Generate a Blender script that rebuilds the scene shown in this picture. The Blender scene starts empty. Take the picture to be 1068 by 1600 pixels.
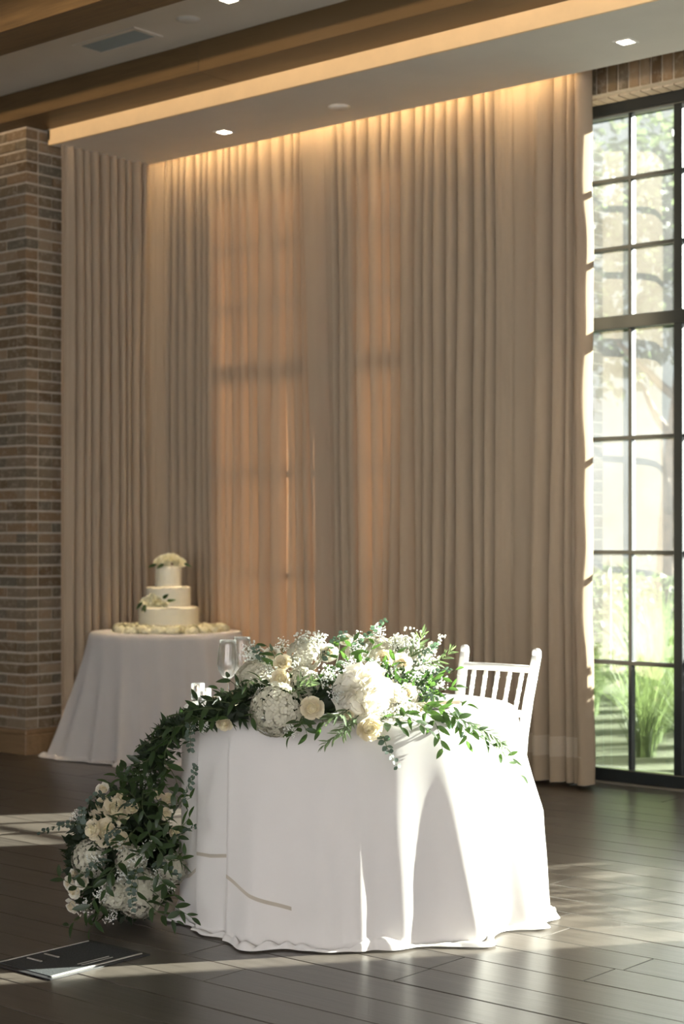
import bpy, bmesh, math, random
from mathutils import Vector, Matrix, noise
import numpy as np

random.seed(7)
rnd = random.uniform
PI = math.pi
sc = bpy.context.scene
COL = sc.collection

# ------------------------------------------------------------------ camera
CAM_Z = 1.35
VIEW = math.radians(40.595)                 # the view turns left of the window wall's normal
FW = Vector((-math.sin(VIEW), math.cos(VIEW), 0))
RT = Vector((math.cos(VIEW), math.sin(VIEW), 0))
FPX, CX, CY = 2600.0, 534.0, 844.0
cam_d = bpy.data.cameras.new('camera')
cam = bpy.data.objects.new('camera', cam_d)
COL.objects.link(cam)
cam.location = (0, 0, CAM_Z)
cam.rotation_euler = (PI / 2, 0, VIEW)
cam_d.sensor_fit = 'VERTICAL'
cam_d.sensor_height = 36.0
cam_d.lens = FPX / 1600 * 36
cam_d.shift_y = 44 / 1600
cam_d.clip_start = 0.05
cam_d.clip_end = 300
cam_d.dof.use_dof = True
cam_d.dof.focus_distance = 5.65
cam_d.dof.aperture_fstop = 3.4
sc.camera = cam

# ------------------------------------------------------------------ sky, sun, exposure
wd = bpy.data.worlds.new('sky')
sc.world = wd
wd.use_nodes = True
bg = wd.node_tree.nodes['Background']
bg.inputs[0].default_value = (0.98, 0.985, 1.0, 1)
bg.inputs[1].default_value = 1.9
SUN_AZ, SUN_EL = math.radians(35.5), math.radians(18.0)   # azimuth from +Y towards +X
sun_d = bpy.data.lights.new('sun', 'SUN')
sun_d.energy = 74.0
sun_d.angle = math.radians(0.53)
sun_d.color = (1.0, 0.92, 0.82)
sun = bpy.data.objects.new('sun', sun_d)
COL.objects.link(sun)
to_sun = Vector((math.sin(SUN_AZ) * math.cos(SUN_EL), math.cos(SUN_AZ) * math.cos(SUN_EL), math.sin(SUN_EL)))
sun.rotation_euler = to_sun.to_track_quat('Z', 'Y').to_euler()
sun.location = (12, 20, 9)
sc.view_settings.view_transform = 'Standard'
sc.view_settings.look = 'None'
sc.view_settings.gamma = 1
sc.view_settings.use_curve_mapping = False
sc.view_settings.exposure = 1.98
sc.cycles.max_bounces = 10
sc.cycles.diffuse_bounces = 5
sc.cycles.glossy_bounces = 4
sc.cycles.transmission_bounces = 8
sc.cycles.transparent_max_bounces = 16
sc.cycles.caustics_reflective = False
sc.cycles.caustics_refractive = False
sc.cycles.sample_clamp_indirect = 6.0

# ------------------------------------------------------------------ helpers
WM = {}


def P(x, y, Z):
    """point at depth Z along the view axis seen at photo position x, y"""
    v = RT * ((x - CX) / FPX * Z) + FW * Z
    return Vector((v.x, v.y, CAM_Z + (CY - y) / FPX * Z))


def props(o, label=None, cat=None, group=None, kind=None):
    if label: o['label'] = label
    if cat: o['category'] = cat
    if group: o['group'] = group
    if kind: o['kind'] = kind


def empty(name, loc, label=None, cat=None, group=None, kind=None, rz=0.0):
    o = bpy.data.objects.new(name, None)
    COL.objects.link(o)
    o.empty_display_size = 0.1
    M = Matrix.Translation(Vector(loc)) @ Matrix.Rotation(rz, 4, 'Z')
    o.matrix_basis = M
    WM[o] = M
    props(o, label, cat, group, kind)
    return o


class MB:
    def __init__(s):
        s.v, s.f = [], []

    def add(s, vs, fs):
        n = len(s.v)
        s.v += [tuple(v) for v in vs]
        s.f += [tuple(i + n for i in f) for f in fs]
        return s

    def box(s, a, b, bev=0.0):
        x0, y0, z0 = a
        x1, y1, z1 = b
        if bev <= 0:
            s.add([(x0, y0, z0), (x1, y0, z0), (x1, y1, z0), (x0, y1, z0), (x0, y0, z1), (x1, y0, z1), (x1, y1, z1), (x0, y1, z1)],
                  [(3, 2, 1, 0), (4, 5, 6, 7), (0, 1, 5, 4), (1, 2, 6, 5), (2, 3, 7, 6), (3, 0, 4, 7)])
        else:
            bm = bmesh.new()
            bmesh.ops.create_cube(bm, size=1)
            for v in bm.verts:
                v.co = Vector(((x0 + x1) / 2 + v.co.x * (x1 - x0), (y0 + y1) / 2 + v.co.y * (y1 - y0), (z0 + z1) / 2 + v.co.z * (z1 - z0)))
            bmesh.ops.bevel(bm, geom=bm.edges[:], offset=bev, segments=1, affect='EDGES')
            s.bm(bm)
        return s

    def bm(s, bm, M=None):
        bm.verts.index_update()
        s.add([(M @ v.co if M else v.co) for v in bm.verts], [[v.index for v in f.verts] for f in bm.faces])
        bm.free()
        return s

    def obox(s, M, size):
        x, y, z = [q / 2 for q in size]
        vs = [M @ Vector(p) for p in [(-x, -y, -z), (x, -y, -z), (x, y, -z), (-x, y, -z), (-x, -y, z), (x, -y, z), (x, y, z), (-x, y, z)]]
        return s.add(vs, [(3, 2, 1, 0), (4, 5, 6, 7), (0, 1, 5, 4), (1, 2, 6, 5), (2, 3, 7, 6), (3, 0, 4, 7)])

    def tube(s, pts, rad, n=6, cap=True):
        pts = [Vector(p) for p in pts]
        m = len(pts)
        if not hasattr(rad, '__len__'):
            rad = [rad] * m
        vs, fs = [], []
        up = None
        for i, p in enumerate(pts):
            t = (pts[min(i + 1, m - 1)] - pts[max(i - 1, 0)])
            if t.length < 1e-9: t = Vector((0, 0, 1))
            t.normalize()
            if up is None:
                up = Vector((1, 0, 0)) if abs(t.x) < 0.8 else Vector((0, 1, 0))
            a = (up - t * up.dot(t)).normalized()
            up = a
            b = t.cross(a)
            for k in range(n):
                q = 2 * PI * k / n
                vs.append(p + (a * math.cos(q) + b * math.sin(q)) * rad[i])
        for i in range(m - 1):
            for k in range(n):
                k2 = (k + 1) % n
                fs.append((i * n + k, i * n + k2, (i + 1) * n + k2, (i + 1) * n + k))
        if cap:
            fs.append(tuple(range(n - 1, -1, -1)))
            fs.append(tuple((m - 1) * n + k for k in range(n)))
        return s.add(vs, fs)

    def lathe(s, prof, n=32, c=(0, 0, 0), closed=False):
        vs, fs = [], []
        for r, z in prof:
            for k in range(n):
                q = 2 * PI * k / n
                vs.append((c[0] + r * math.cos(q), c[1] + r * math.sin(q), c[2] + z))
        m = len(prof)
        for i in range(m - 1 if not closed else m):
            j = (i + 1) % m
            for k in range(n):
                k2 = (k + 1) % n
                fs.append((i * n + k, i * n + k2, j * n + k2, j * n + k))
        return s.add(vs, fs)

    def grid(s, rows, wrap=False, flip=False):
        nr, nc = len(rows), len(rows[0])
        vs = [p for r in rows for p in r]
        fs = []
        for i in range(nr - 1):
            for j in range(nc if wrap else nc - 1):
                j2 = (j + 1) % nc
                f = (i * nc + j, i * nc + j2, (i + 1) * nc + j2, (i + 1) * nc + j)
                fs.append(f[::-1] if flip else f)
        return s.add(vs, fs)

    def mesh(s, name, mat, smooth=False, M=None):
        me = bpy.data.meshes.new(name)
        vs = s.v if M is None else [tuple(M @ Vector(v)) for v in s.v]
        me.from_pydata(vs, [], s.f)
        if smooth:
            me.polygons.foreach_set('use_smooth', [True] * len(me.polygons))
        if mat: me.materials.append(mat)
        me.update()
        return me

    def build(s, name, mat, parent=None, smooth=False, origin=None, **kw):
        """link as one object; vertices are in world space"""
        Mw = WM[parent].copy() if (parent and origin is None) else Matrix.Translation(Vector(origin or (0, 0, 0)))
        me = s.mesh(name, mat, smooth, Mw.inverted())
        return inst(name, me, parent, Mw, **kw)


def inst(name, me, parent, Mw, **kw):
    o = bpy.data.objects.new(name, me)
    COL.objects.link(o)
    if parent:
        o.parent = parent
        o.matrix_basis = WM[parent].inverted() @ Mw
    else:
        o.matrix_basis = Mw
    WM[o] = Mw.copy()
    props(o, **kw)
    return o


def frame(pos, ydir, zdir, scale=1.0):
    """matrix with local +Y along ydir and +Z near zdir"""
    y = Vector(ydir).normalized()
    z = Vector(zdir)
    z = z - y * z.dot(y)
    if z.length < 1e-5:
        z = Vector((0.3, 0.2, 0.9)) - y * y.dot(Vector((0.3, 0.2, 0.9)))
    z.normalize()
    x = y.cross(z)
    M = Matrix(((x.x, y.x, z.x, pos[0]), (x.y, y.y, z.y, pos[1]), (x.z, y.z, z.z, pos[2]), (0, 0, 0, 1)))
    return M @ Matrix.Diagonal((scale, scale, scale, 1)) if not hasattr(scale, '__len__') else M @ Matrix.Diagonal((*scale, 1))


def rvec():
    while True:
        v = Vector((rnd(-1, 1), rnd(-1, 1), rnd(-1, 1)))
        if 0.05 < v.length < 1: return v.normalized()


# ------------------------------------------------------------------ materials
def new_mat(name):
    m = bpy.data.materials.new(name)
    m.use_nodes = True
    nt = m.node_tree
    for n in list(nt.nodes): nt.nodes.remove(n)
    out = nt.nodes.new('ShaderNodeOutputMaterial')
    return m, nt, out


def N(nt, typ, **kw):
    n = nt.nodes.new(typ)
    for k, v in kw.items():
        if k.startswith('i_'):
            n.inputs[k[2:].replace('_', ' ')].default_value = v
        else:
            setattr(n, k, v)
    return n


def c4(c): return (c[0], c[1], c[2], 1)


def ramp(nt, src, stops):
    r = nt.nodes.new('ShaderNodeValToRGB')
    e = r.color_ramp.elements
    e[0].position, e[0].color = stops[0][0], c4(stops[0][1])
    e[1].position, e[1].color = stops[-1][0], c4(stops[-1][1])
    for p, c in stops[1:-1]:
        q = e.new(p); q.color = c4(c)
    nt.links.new(src, r.inputs[0])
    return r.outputs[0]


def coords(nt, scale=(1, 1, 1), rand=0.0, obj=False):
    tc = nt.nodes.new('ShaderNodeTexCoord') if obj else nt.nodes.new('ShaderNodeNewGeometry')
    src = tc.outputs['Object'] if obj else tc.outputs['Position']
    if rand:
        oi = nt.nodes.new('ShaderNodeObjectInfo')
        mm = N(nt, 'ShaderNodeMath', operation='MULTIPLY'); mm.inputs[1].default_value = rand
        nt.links.new(oi.outputs['Random'], mm.inputs[0])
        ad = N(nt, 'ShaderNodeVectorMath', operation='ADD')
        nt.links.new(src, ad.inputs[0]); nt.links.new(mm.outputs[0], ad.inputs[1])
        src = ad.outputs[0]
    mp = nt.nodes.new('ShaderNodeMapping')
    mp.inputs['Scale'].default_value = scale
    nt.links.new(src, mp.inputs[0])
    return mp.outputs[0]


def noise_tex(nt, vec, scale, detail=4, rough=0.55):
    n = N(nt, 'ShaderNodeTexNoise', i_Scale=scale, i_Detail=detail, i_Roughness=rough)
    nt.links.new(vec, n.inputs['Vector'])
    return n.outputs['Fac']


def bump(nt, h, strength=0.3, dist=0.01):
    b = N(nt, 'ShaderNodeBump', i_Strength=strength, i_Distance=dist)
    nt.links.new(h, b.inputs['Height'])
    return b.outputs[0]


def simple(name, col, rough=0.5, var=0.12, vscale=6, metal=0.0, bmp=0.0, bscale=60, spec=0.5):
    m, nt, out = new_mat(name)
    b = N(nt, 'ShaderNodeBsdfPrincipled', i_Roughness=rough, i_Metallic=metal)
    b.inputs['Specular IOR Level'].default_value = spec
    v = coords(nt)
    f = noise_tex(nt, v, vscale)
    lo = [c * (1 - var) for c in col]; hi = [min(1, c * (1 + var)) for c in col]
    nt.links.new(ramp(nt, f, [(0.3, lo), (0.7, hi)]), b.inputs['Base Color'])
    if bmp:
        nt.links.new(bump(nt, noise_tex(nt, v, bscale), bmp, 0.004), b.inputs['Normal'])
    nt.links.new(b.outputs[0], out.inputs[0])
    return m


def fabric(name, col, trans_col, trans, var=0.06, weave=900, back=None, stretch=(1, 1, 1)):
    """cloth: diffuse in front, its lining colour on the back, a little light through it"""
    m, nt, out = new_mat(name)
    v = coords(nt, stretch)
    f = noise_tex(nt, v, 5, 5)
    colr = ramp(nt, f, [(0.3, [c * (1 - var) for c in col]), (0.7, [min(1, c * (1 + var)) for c in col])])
    if back:
        g = nt.nodes.new('ShaderNodeNewGeometry')
        mx = N(nt, 'ShaderNodeMix', data_type='RGBA')
        nt.links.new(g.outputs['Backfacing'], mx.inputs['Factor'])
        nt.links.new(colr, mx.inputs['A'])
        mx.inputs['B'].default_value = c4(back)
        colr = mx.outputs['Result']
    d = N(nt, 'ShaderNodeBsdfDiffuse', i_Roughness=0.6)
    nt.links.new(colr, d.inputs[0])
    t = N(nt, 'ShaderNodeBsdfTranslucent'); t.inputs[0].default_value = c4(trans_col)
    nw = noise_tex(nt, coords(nt, (1, 1, 1)), weave, 2)
    nb = bump(nt, nw, 0.25, 0.002)
    nt.links.new(nb, d.inputs['Normal'])
    x = nt.nodes.new('ShaderNodeMixShader'); x.inputs[0].default_value = trans
    nt.links.new(d.outputs[0], x.inputs[1]); nt.links.new(t.outputs[0], x.inputs[2])
    nt.links.new(x.outputs[0], out.inputs[0])
    return m


def leafmat(name, col, tcol, trans=0.35, rough=0.38, var=0.35):
    m, nt, out = new_mat(name)
    oi = nt.nodes.new('ShaderNodeObjectInfo')
    f = noise_tex(nt, coords(nt, rand=3.0), 9, 3)
    ad = N(nt, 'ShaderNodeMath', operation='ADD')
    mm = N(nt, 'ShaderNodeMath', operation='MULTIPLY'); mm.inputs[1].default_value = 0.5
    nt.links.new(oi.outputs['Random'], mm.inputs[0]); nt.links.new(f, ad.inputs[0]); nt.links.new(mm.outputs[0], ad.inputs[1])
    colr = ramp(nt, ad.outputs[0], [(0.35, [c * (1 - var) for c in col]), (1.0, [min(1, c * (1 + var)) for c in col])])
    b = N(nt, 'ShaderNodeBsdfPrincipled', i_Roughness=rough)
    b.inputs['Specular IOR Level'].default_value = 0.35
    nt.links.new(colr, b.inputs['Base Color'])
    t = N(nt, 'ShaderNodeBsdfTranslucent'); t.inputs[0].default_value = c4(tcol)
    x = nt.nodes.new('ShaderNodeMixShader'); x.inputs[0].default_value = trans
    nt.links.new(b.outputs[0], x.inputs[1]); nt.links.new(t.outputs[0], x.inputs[2])
    nt.links.new(x.outputs[0], out.inputs[0])
    return m


def wood(name, c0, c1, rough=0.45, axis=0, rand=7.0, bmp=0.12, fine=1.0, spec=0.5):
    m, nt, out = new_mat(name)
    st = [14, 14, 14]; st[axis] = 1.1
    v = coords(nt, st, rand)
    f = noise_tex(nt, v, 2.2 * fine, 6, 0.62)
    st2 = [90, 90, 90]; st2[axis] = 3.0
    g = noise_tex(nt, coords(nt, st2, rand), 1.6 * fine, 3, 0.6)
    oi = nt.nodes.new('ShaderNodeObjectInfo')
    a1 = N(nt, 'ShaderNodeMath', operation='MULTIPLY'); a1.inputs[1].default_value = 0.55
    nt.links.new(g, a1.inputs[0])
    a2 = N(nt, 'ShaderNodeMath', operation='ADD'); nt.links.new(f, a2.inputs[0]); nt.links.new(a1.outputs[0], a2.inputs[1])
    a3 = N(nt, 'ShaderNodeMath', operation='MULTIPLY'); a3.inputs[1].default_value = 0.3
    nt.links.new(oi.outputs['Random'], a3.inputs[0])
    a4 = N(nt, 'ShaderNodeMath', operation='ADD'); nt.links.new(a2.outputs[0], a4.inputs[0]); nt.links.new(a3.outputs[0], a4.inputs[1])
    colr = ramp(nt, a4.outputs[0], [(0.50, c0), (1.15, c1)])
    b = N(nt, 'ShaderNodeBsdfPrincipled', i_Roughness=rough)
    b.inputs['Specular IOR Level'].default_value = spec
    nt.links.new(colr, b.inputs['Base Color'])
    nt.links.new(bump(nt, a2.outputs[0], bmp, 0.004), b.inputs['Normal'])
    nt.links.new(b.outputs[0], out.inputs[0])
    return m


def brickmat(name):
    m, nt, out = new_mat(name)
    oi = nt.nodes.new('ShaderNodeObjectInfo')
    base = ramp(nt, oi.outputs['Random'], [(0.0, (0.12, 0.075, 0.038)), (0.25, (0.19, 0.135, 0.075)), (0.45, (0.14, 0.12, 0.085)),
                                           (0.65, (0.23, 0.145, 0.075)), (0.85, (0.30, 0.22, 0.14)), (1.0, (0.15, 0.115, 0.075))])
    v = coords(nt, rand=4.0)
    f = noise_tex(nt, v, 26, 5, 0.7)
    mask = ramp(nt, f, [(0.5, (0, 0, 0)), (0.68, (0.75, 0.75, 0.75))])
    mx = N(nt, 'ShaderNodeMix', data_type='RGBA')
    nt.links.new(mask, mx.inputs['Factor']); nt.links.new(base, mx.inputs['A'])
    mx.inputs['B'].default_value = (0.34, 0.28, 0.21, 1)
    b = N(nt, 'ShaderNodeBsdfPrincipled', i_Roughness=0.9)
    nt.links.new(mx.outputs['Result'], b.inputs['Base Color'])
    nt.links.new(bump(nt, noise_tex(nt, v, 70, 4), 0.5, 0.004), b.inputs['Normal'])
    nt.links.new(b.outputs[0], out.inputs[0])
    return m


def glass_pane(name, tint, refl, dust):
    m, nt, out = new_mat(name)
    t = N(nt, 'ShaderNodeBsdfTransparent'); t.inputs[0].default_value = c4(tint)
    g = N(nt, 'ShaderNodeBsdfGlossy', i_Roughness=0.005); g.inputs[0].default_value = (1, 1, 1, 1)
    lw = N(nt, 'ShaderNodeLayerWeight', i_Blend=0.35)
    mr = N(nt, 'ShaderNodeMapRange'); mr.inputs['To Min'].default_value = refl; mr.inputs['To Max'].default_value = 0.9
    nt.links.new(lw.outputs['Fresnel'], mr.inputs['Value'])
    x = nt.nodes.new('ShaderNodeMixShader')
    nt.links.new(mr.outputs[0], x.inputs[0]); nt.links.new(t.outputs[0], x.inputs[1]); nt.links.new(g.outputs[0], x.inputs[2])
    res = x.outputs[0]
    if dust:
        d = N(nt, 'ShaderNodeBsdfTranslucent'); d.inputs[0].default_value = (0.95, 0.97, 1.0, 1)
        x2 = nt.nodes.new('ShaderNodeMixShader')
        f = noise_tex(nt, coords(nt), 3, 5)
        dm = ramp(nt, f, [(0.25, (dust * 0.6,) * 3), (0.75, (dust * 1.4,) * 3)])
        nt.links.new(dm, x2.inputs[0]); nt.links.new(res, x2.inputs[1]); nt.links.new(d.outputs[0], x2.inputs[2])
        res = x2.outputs[0]
    nt.links.new(res, out.inputs[0])
    return m


def clear_glass(name):
    m, nt, out = new_mat(name)
    g = N(nt, 'ShaderNodeBsdfGlass', i_Roughness=0.0, i_IOR=1.48); g.inputs[0].default_value = (1, 1, 1, 1)
    t = N(nt, 'ShaderNodeBsdfTransparent'); t.inputs[0].default_value = (0.97, 0.98, 0.98, 1)
    x = nt.nodes.new('ShaderNodeMixShader'); x.inputs[0].default_value = 0.25
    nt.links.new(g.outputs[0], x.inputs[1]); nt.links.new(t.outputs[0], x.inputs[2])
    nt.links.new(x.outputs[0], out.inputs[0])
    return m


def emit(name, col, s):
    m, nt, out = new_mat(name)
    e = N(nt, 'ShaderNodeEmission', i_Strength=s); e.inputs[0].default_value = c4(col)
    nt.links.new(e.outputs[0], out.inputs[0])
    return m


M_floor = wood('oak_floor', (0.025, 0.021, 0.018), (0.092, 0.078, 0.065), 0.29, 0, spec=0.75)
M_gap = simple('floor_gap', (0.02, 0.015, 0.012), 0.8)
M_beam = wood('beam_wood', (0.055, 0.034, 0.014), (0.125, 0.078, 0.033), 0.5, 0)
M_base = wood('baseboard_wood', (0.16, 0.10, 0.05), (0.30, 0.19, 0.10), 0.5, 0)
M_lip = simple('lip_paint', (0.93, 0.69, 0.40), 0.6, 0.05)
M_ceil = simple('ceiling_paint', (0.76, 0.73, 0.67), 0.8, 0.03, 3)
M_white = simple('white_metal', (0.70, 0.70, 0.68), 0.5, 0.03)
M_plaster = simple('plaster', (0.26, 0.22, 0.18), 0.85, 0.05)
M_mortar = simple('mortar', (0.50, 0.43, 0.34), 0.95, 0.12, 30, bmp=0.4, bscale=120)
M_brick = brickmat('brick_face')
M_curt = fabric('taupe_drape', (0.44, 0.352, 0.258), (1.0, 0.46, 0.21), 0.032, 0.05, 700, back=(0.80, 0.79, 0.77), stretch=(1, 1, 0.15))
M_curt_hem = fabric('taupe_drape_hem', (0.56, 0.47, 0.37), (1.0, 0.5, 0.2), 0.02, 0.05, 700, back=(0.8, 0.79, 0.77))
M_cloth = fabric('white_linen', (0.67, 0.645, 0.625), (0.86, 0.80, 0.74), 0.10, 0.02, 800)
M_cloth2 = fabric('grey_linen', (0.66, 0.62, 0.59), (0.8, 0.75, 0.7), 0.2, 0.03, 600)
M_stitch = fabric('hem_stitch', (0.50, 0.45, 0.38), (0.6, 0.5, 0.4), 0.15, 0.1, 900)
M_frame = simple('black_steel', (0.018, 0.022, 0.024), 0.35, 0.1)
M_glass = glass_pane('window_glass', (0.47, 0.50, 0.495), 0.03, 0.007)
M_wineglass = clear_glass('clear_glass')
M_votive = glass_pane('votive_glass', (0.97, 0.97, 0.96), 0.05, 0.10)
M_chair = simple('white_lacquer', (0.86, 0.85, 0.83), 0.35, 0.03)
M_cushion = fabric('ivory_cushion', (0.82, 0.80, 0.76), (0.8, 0.8, 0.8), 0.1)
M_wax = simple('candle_wax', (0.86, 0.83, 0.76), 0.5, 0.02)
M_flame = emit('flame', (1.0, 0.55, 0.2), 9)
M_lamp = emit('lamp_lens', (1.0, 0.86, 0.66), 5)
M_icing = simple('buttercream', (0.84, 0.78, 0.60), 0.55, 0.03, 20, bmp=0.15, bscale=50)
M_leaf = leafmat('ruscus_leaf', (0.024, 0.037, 0.020), (0.21, 0.42, 0.08), 0.28)
M_euca = leafmat('eucalyptus_leaf', (0.062, 0.083, 0.070), (0.22, 0.38, 0.22), 0.22, 0.55)
M_olive = leafmat('olive_leaf', (0.125, 0.165, 0.095), (0.30, 0.42, 0.16), 0.25, 0.5)
M_stem = simple('stem_green', (0.07, 0.10, 0.035), 0.6)
M_fill = leafmat('filler_leaf', (0.017, 0.025, 0.014), (0.12, 0.26, 0.05), 0.2, 0.6)
M_rose = leafmat('ivory_petal', (0.68, 0.61, 0.46), (0.95, 0.86, 0.62), 0.30, 0.6, 0.06)
M_rosec = leafmat('cream_heart', (0.78, 0.73, 0.56), (0.95, 0.86, 0.58), 0.30, 0.6, 0.08)
M_hyd = leafmat('hydrangea_petal', (0.56, 0.53, 0.43), (0.92, 0.92, 0.80), 0.28, 0.6, 0.05)
M_peony = leafmat('peony_petal', (0.76, 0.73, 0.64), (0.96, 0.93, 0.84), 0.32, 0.6, 0.05)
M_gyp = leafmat('gypsophila', (0.85, 0.85, 0.80), (0.95, 0.95, 0.9), 0.25, 0.7, 0.04)
M_cakeflower = leafmat('cake_petal', (0.84, 0.80, 0.60), (0.9, 0.86, 0.62), 0.25, 0.6, 0.06)
M_carpet = simple('hatch_lid', (0.035, 0.038, 0.040), 0.7, 0.5, 160, bmp=0.5, bscale=200)
M_steel = simple('brushed_steel', (0.55, 0.53, 0.50), 0.5, 0.08, 30, metal=0.6)
M_hole = simple('hatch_slot', (0.01, 0.01, 0.01), 0.6)
M_napkin = fabric('beige_napkin', (0.60, 0.50, 0.40), (0.6, 0.5, 0.4), 0.1)
M_lawn = leafmat('lawn', (0.06, 0.07, 0.038), (0.09, 0.11, 0.045), 0.1, 0.8, 0.4)
M_grass = leafmat('grass_blade', (0.105, 0.15, 0.06), (0.17, 0.24, 0.08), 0.4, 0.6, 0.35)
M_tree = leafmat('tree_leaf', (0.06, 0.08, 0.048), (0.12, 0.16, 0.07), 0.4, 0.5, 0.4)
M_bark = simple('bark', (0.11, 0.085, 0.065), 0.9, 0.3, 12, bmp=0.6, bscale=25)
M_stone = simple('paving_stone', (0.17, 0.165, 0.155), 0.85, 0.15, 4, bmp=0.2)

# ------------------------------------------------------------------ the setting
ZC, ZS = 4.12, 3.85            # upper ceiling, soffit underside
YW, YI = 8.10, 7.87            # glass plane, inner face of the window wall
XL = -8.45                     # wall behind the left drape

# floor: a dark sub-base, planks as far as they can be told apart
MB().box((-16, -6, -0.10), (4.5, 8.25, -0.006)).build('floor', M_floor, kind='structure')
floor = bpy.data.objects['floor']
WM[floor] = Matrix.Identity(4)
pw = 0.19
unit = {}
for L in (1.2, 1.5, 1.8, 2.1, 2.4):
    unit[L] = MB().box((0.0018, 0.0018, -0.02), (L - 0.0018, pw - 0.0018, 0.0), 0.0015).mesh('plank', M_floor)
y = 1.5
row = 0
while y < YI - 0.02:
    x = -9.6 - rnd(0, 1.6)
    xe = -1.0 if y < 3 else 0.6
    while x < xe:
        L = random.choice(list(unit))
        inst('plank', unit[L], floor, Matrix.Translation((x, y, rnd(-0.0006, 0.0004))))
        x += L
    y += pw
    row += 1
MB().box((-9.5, YI, -0.02), (3, YW + 0.1, -0.001)).build('floor_sill', M_stone, floor)

# window wall, with three openings down to the floor
OPEN = [(-7.62, -5.84), (-5.14, -3.34), (-2.50, -0.50), (1.00, 2.90)]
HEAD = 3.80
w = MB()
xs = [-9.6]
for a, b in OPEN: xs += [a, b]
xs.append(4.5)
for i in range(0, len(xs), 2):
    w.box((xs[i], YI, -0.1), (xs[i + 1], YW + 0.05, 5.0))
for a, b in OPEN:
    w.box((a, YI, HEAD), (b, YW + 0.05, 5.0))
wall_back = w.build('wall_back', M_mortar, kind='structure')
WM[wall_back] = Matrix.Identity(4)
# soldier course over the middle window, seen between soffit and frame
sold = MB().box((0, -0.105, 0), (0.0575, 0.0, 0.20), 0.003).mesh('brick', M_brick)
x = -5.30
while x < -3.2:
    inst('brick', sold, wall_back, Matrix.Translation((x, YI + 0.098 + rnd(-0.003, 0.003), HEAD + 0.003)))
    x += 0.068
# stretcher bricks of the soffit under the lintel
hd = MB().box((0, 0, -0.008), (0.06, 0.105, 0.002), 0.002).mesh('brick', M_mortar)
x = -5.13
while x < -3.45:
    inst('brick', hd, wall_back, Matrix.Translation((x, YI + 0.06, HEAD - 0.001)))
    x += 0.068
# brick jambs of the openings
jb = MB().box((-0.004, 0.01, 0), (0.006, 0.205, 0.057), 0.002).mesh('brick', M_brick)
for a, b in OPEN[1:2]:
    for k in range(55):
        for X in (a, b):
            inst('brick', jb, wall_back, Matrix.Translation((X, YI, 0.006 + k * 0.0677)))


# windows
def window(name, x0, x1, bars, thick, plain=False):
    root = empty(name, (x0, YW, 0), kind='structure')
    xs = [x0] + bars + [x1]
    zs = [0.07, 0.664, 1.282, 1.921, 2.568, 2.986, 3.371, 3.725]
    for nm, a, b in (('head_frame', (x0, YW - 0.05, 3.725), (x1, YW + 0.05, HEAD)), ('sill_frame', (x0, YW - 0.05, 0.0), (x1, YW + 0.05, 0.07)),
                     ('jamb_frame', (x0, YW - 0.05, 0.07), (x0 + 0.04, YW + 0.05, 3.725)), ('jamb_frame', (x1 - 0.04, YW - 0.05, 0.07), (x1, YW + 0.05, 3.725))):
        MB().box(a, b, 0.004).build(nm, M_frame, root)
    MB().box((x0 + 0.04, YW - 0.055, 3.735), (x1 - 0.04, YW - 0.05, 3.752)).build('head_bead', M_frame, root)
    if plain:                       # a wide glazed leaf without glazing bars below its transom
        zs = [0.07, 2.568, 3.725]
        bars = []
        xs = [x0, x1]
    for z in zs[1:-1]:
        tr = abs(z - 2.568) < 0.01
        h = 0.036 if tr else 0.011
        d = 0.045 if tr else 0.024
        MB().box((x0 + 0.04, YW - d, z - h), (x1 - 0.04, YW + d, z + h), 0.003).build('transom' if tr else 'muntin', M_frame, root)
    for b in bars:
        h = 0.026 if b in thick else 0.011
        d = 0.046 if b in thick else 0.022
        for za, zb in ((0.07, 2.532), (2.604, 3.725)):
            MB().box((b - h, YW - d, za), (b + h, YW + d, zb), 0.003).build('mullion' if b in thick else 'muntin', M_frame, root)
    for i in range(len(xs) - 1):
        for k in range(len(zs) - 1):
            MB().box((xs[i] + 0.008, YW - 0.003, zs[k] + 0.006), (xs[i + 1] - 0.008, YW + 0.003, zs[k + 1] - 0.006)).build('pane', M_glass, root)
    return root


window('window_1', *OPEN[0], [-7.30, -6.98, -6.66, -6.28], [-6.98])
window('window_2', *OPEN[1], [-4.813, -4.50, -4.14, -3.78], [-4.50])
window('window_3', *OPEN[2], [-2.03, -1.71, -1.36, -1.01], [-1.71], True)

window('window_4', *OPEN[3], [1.6, 2.2], [], True)

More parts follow.
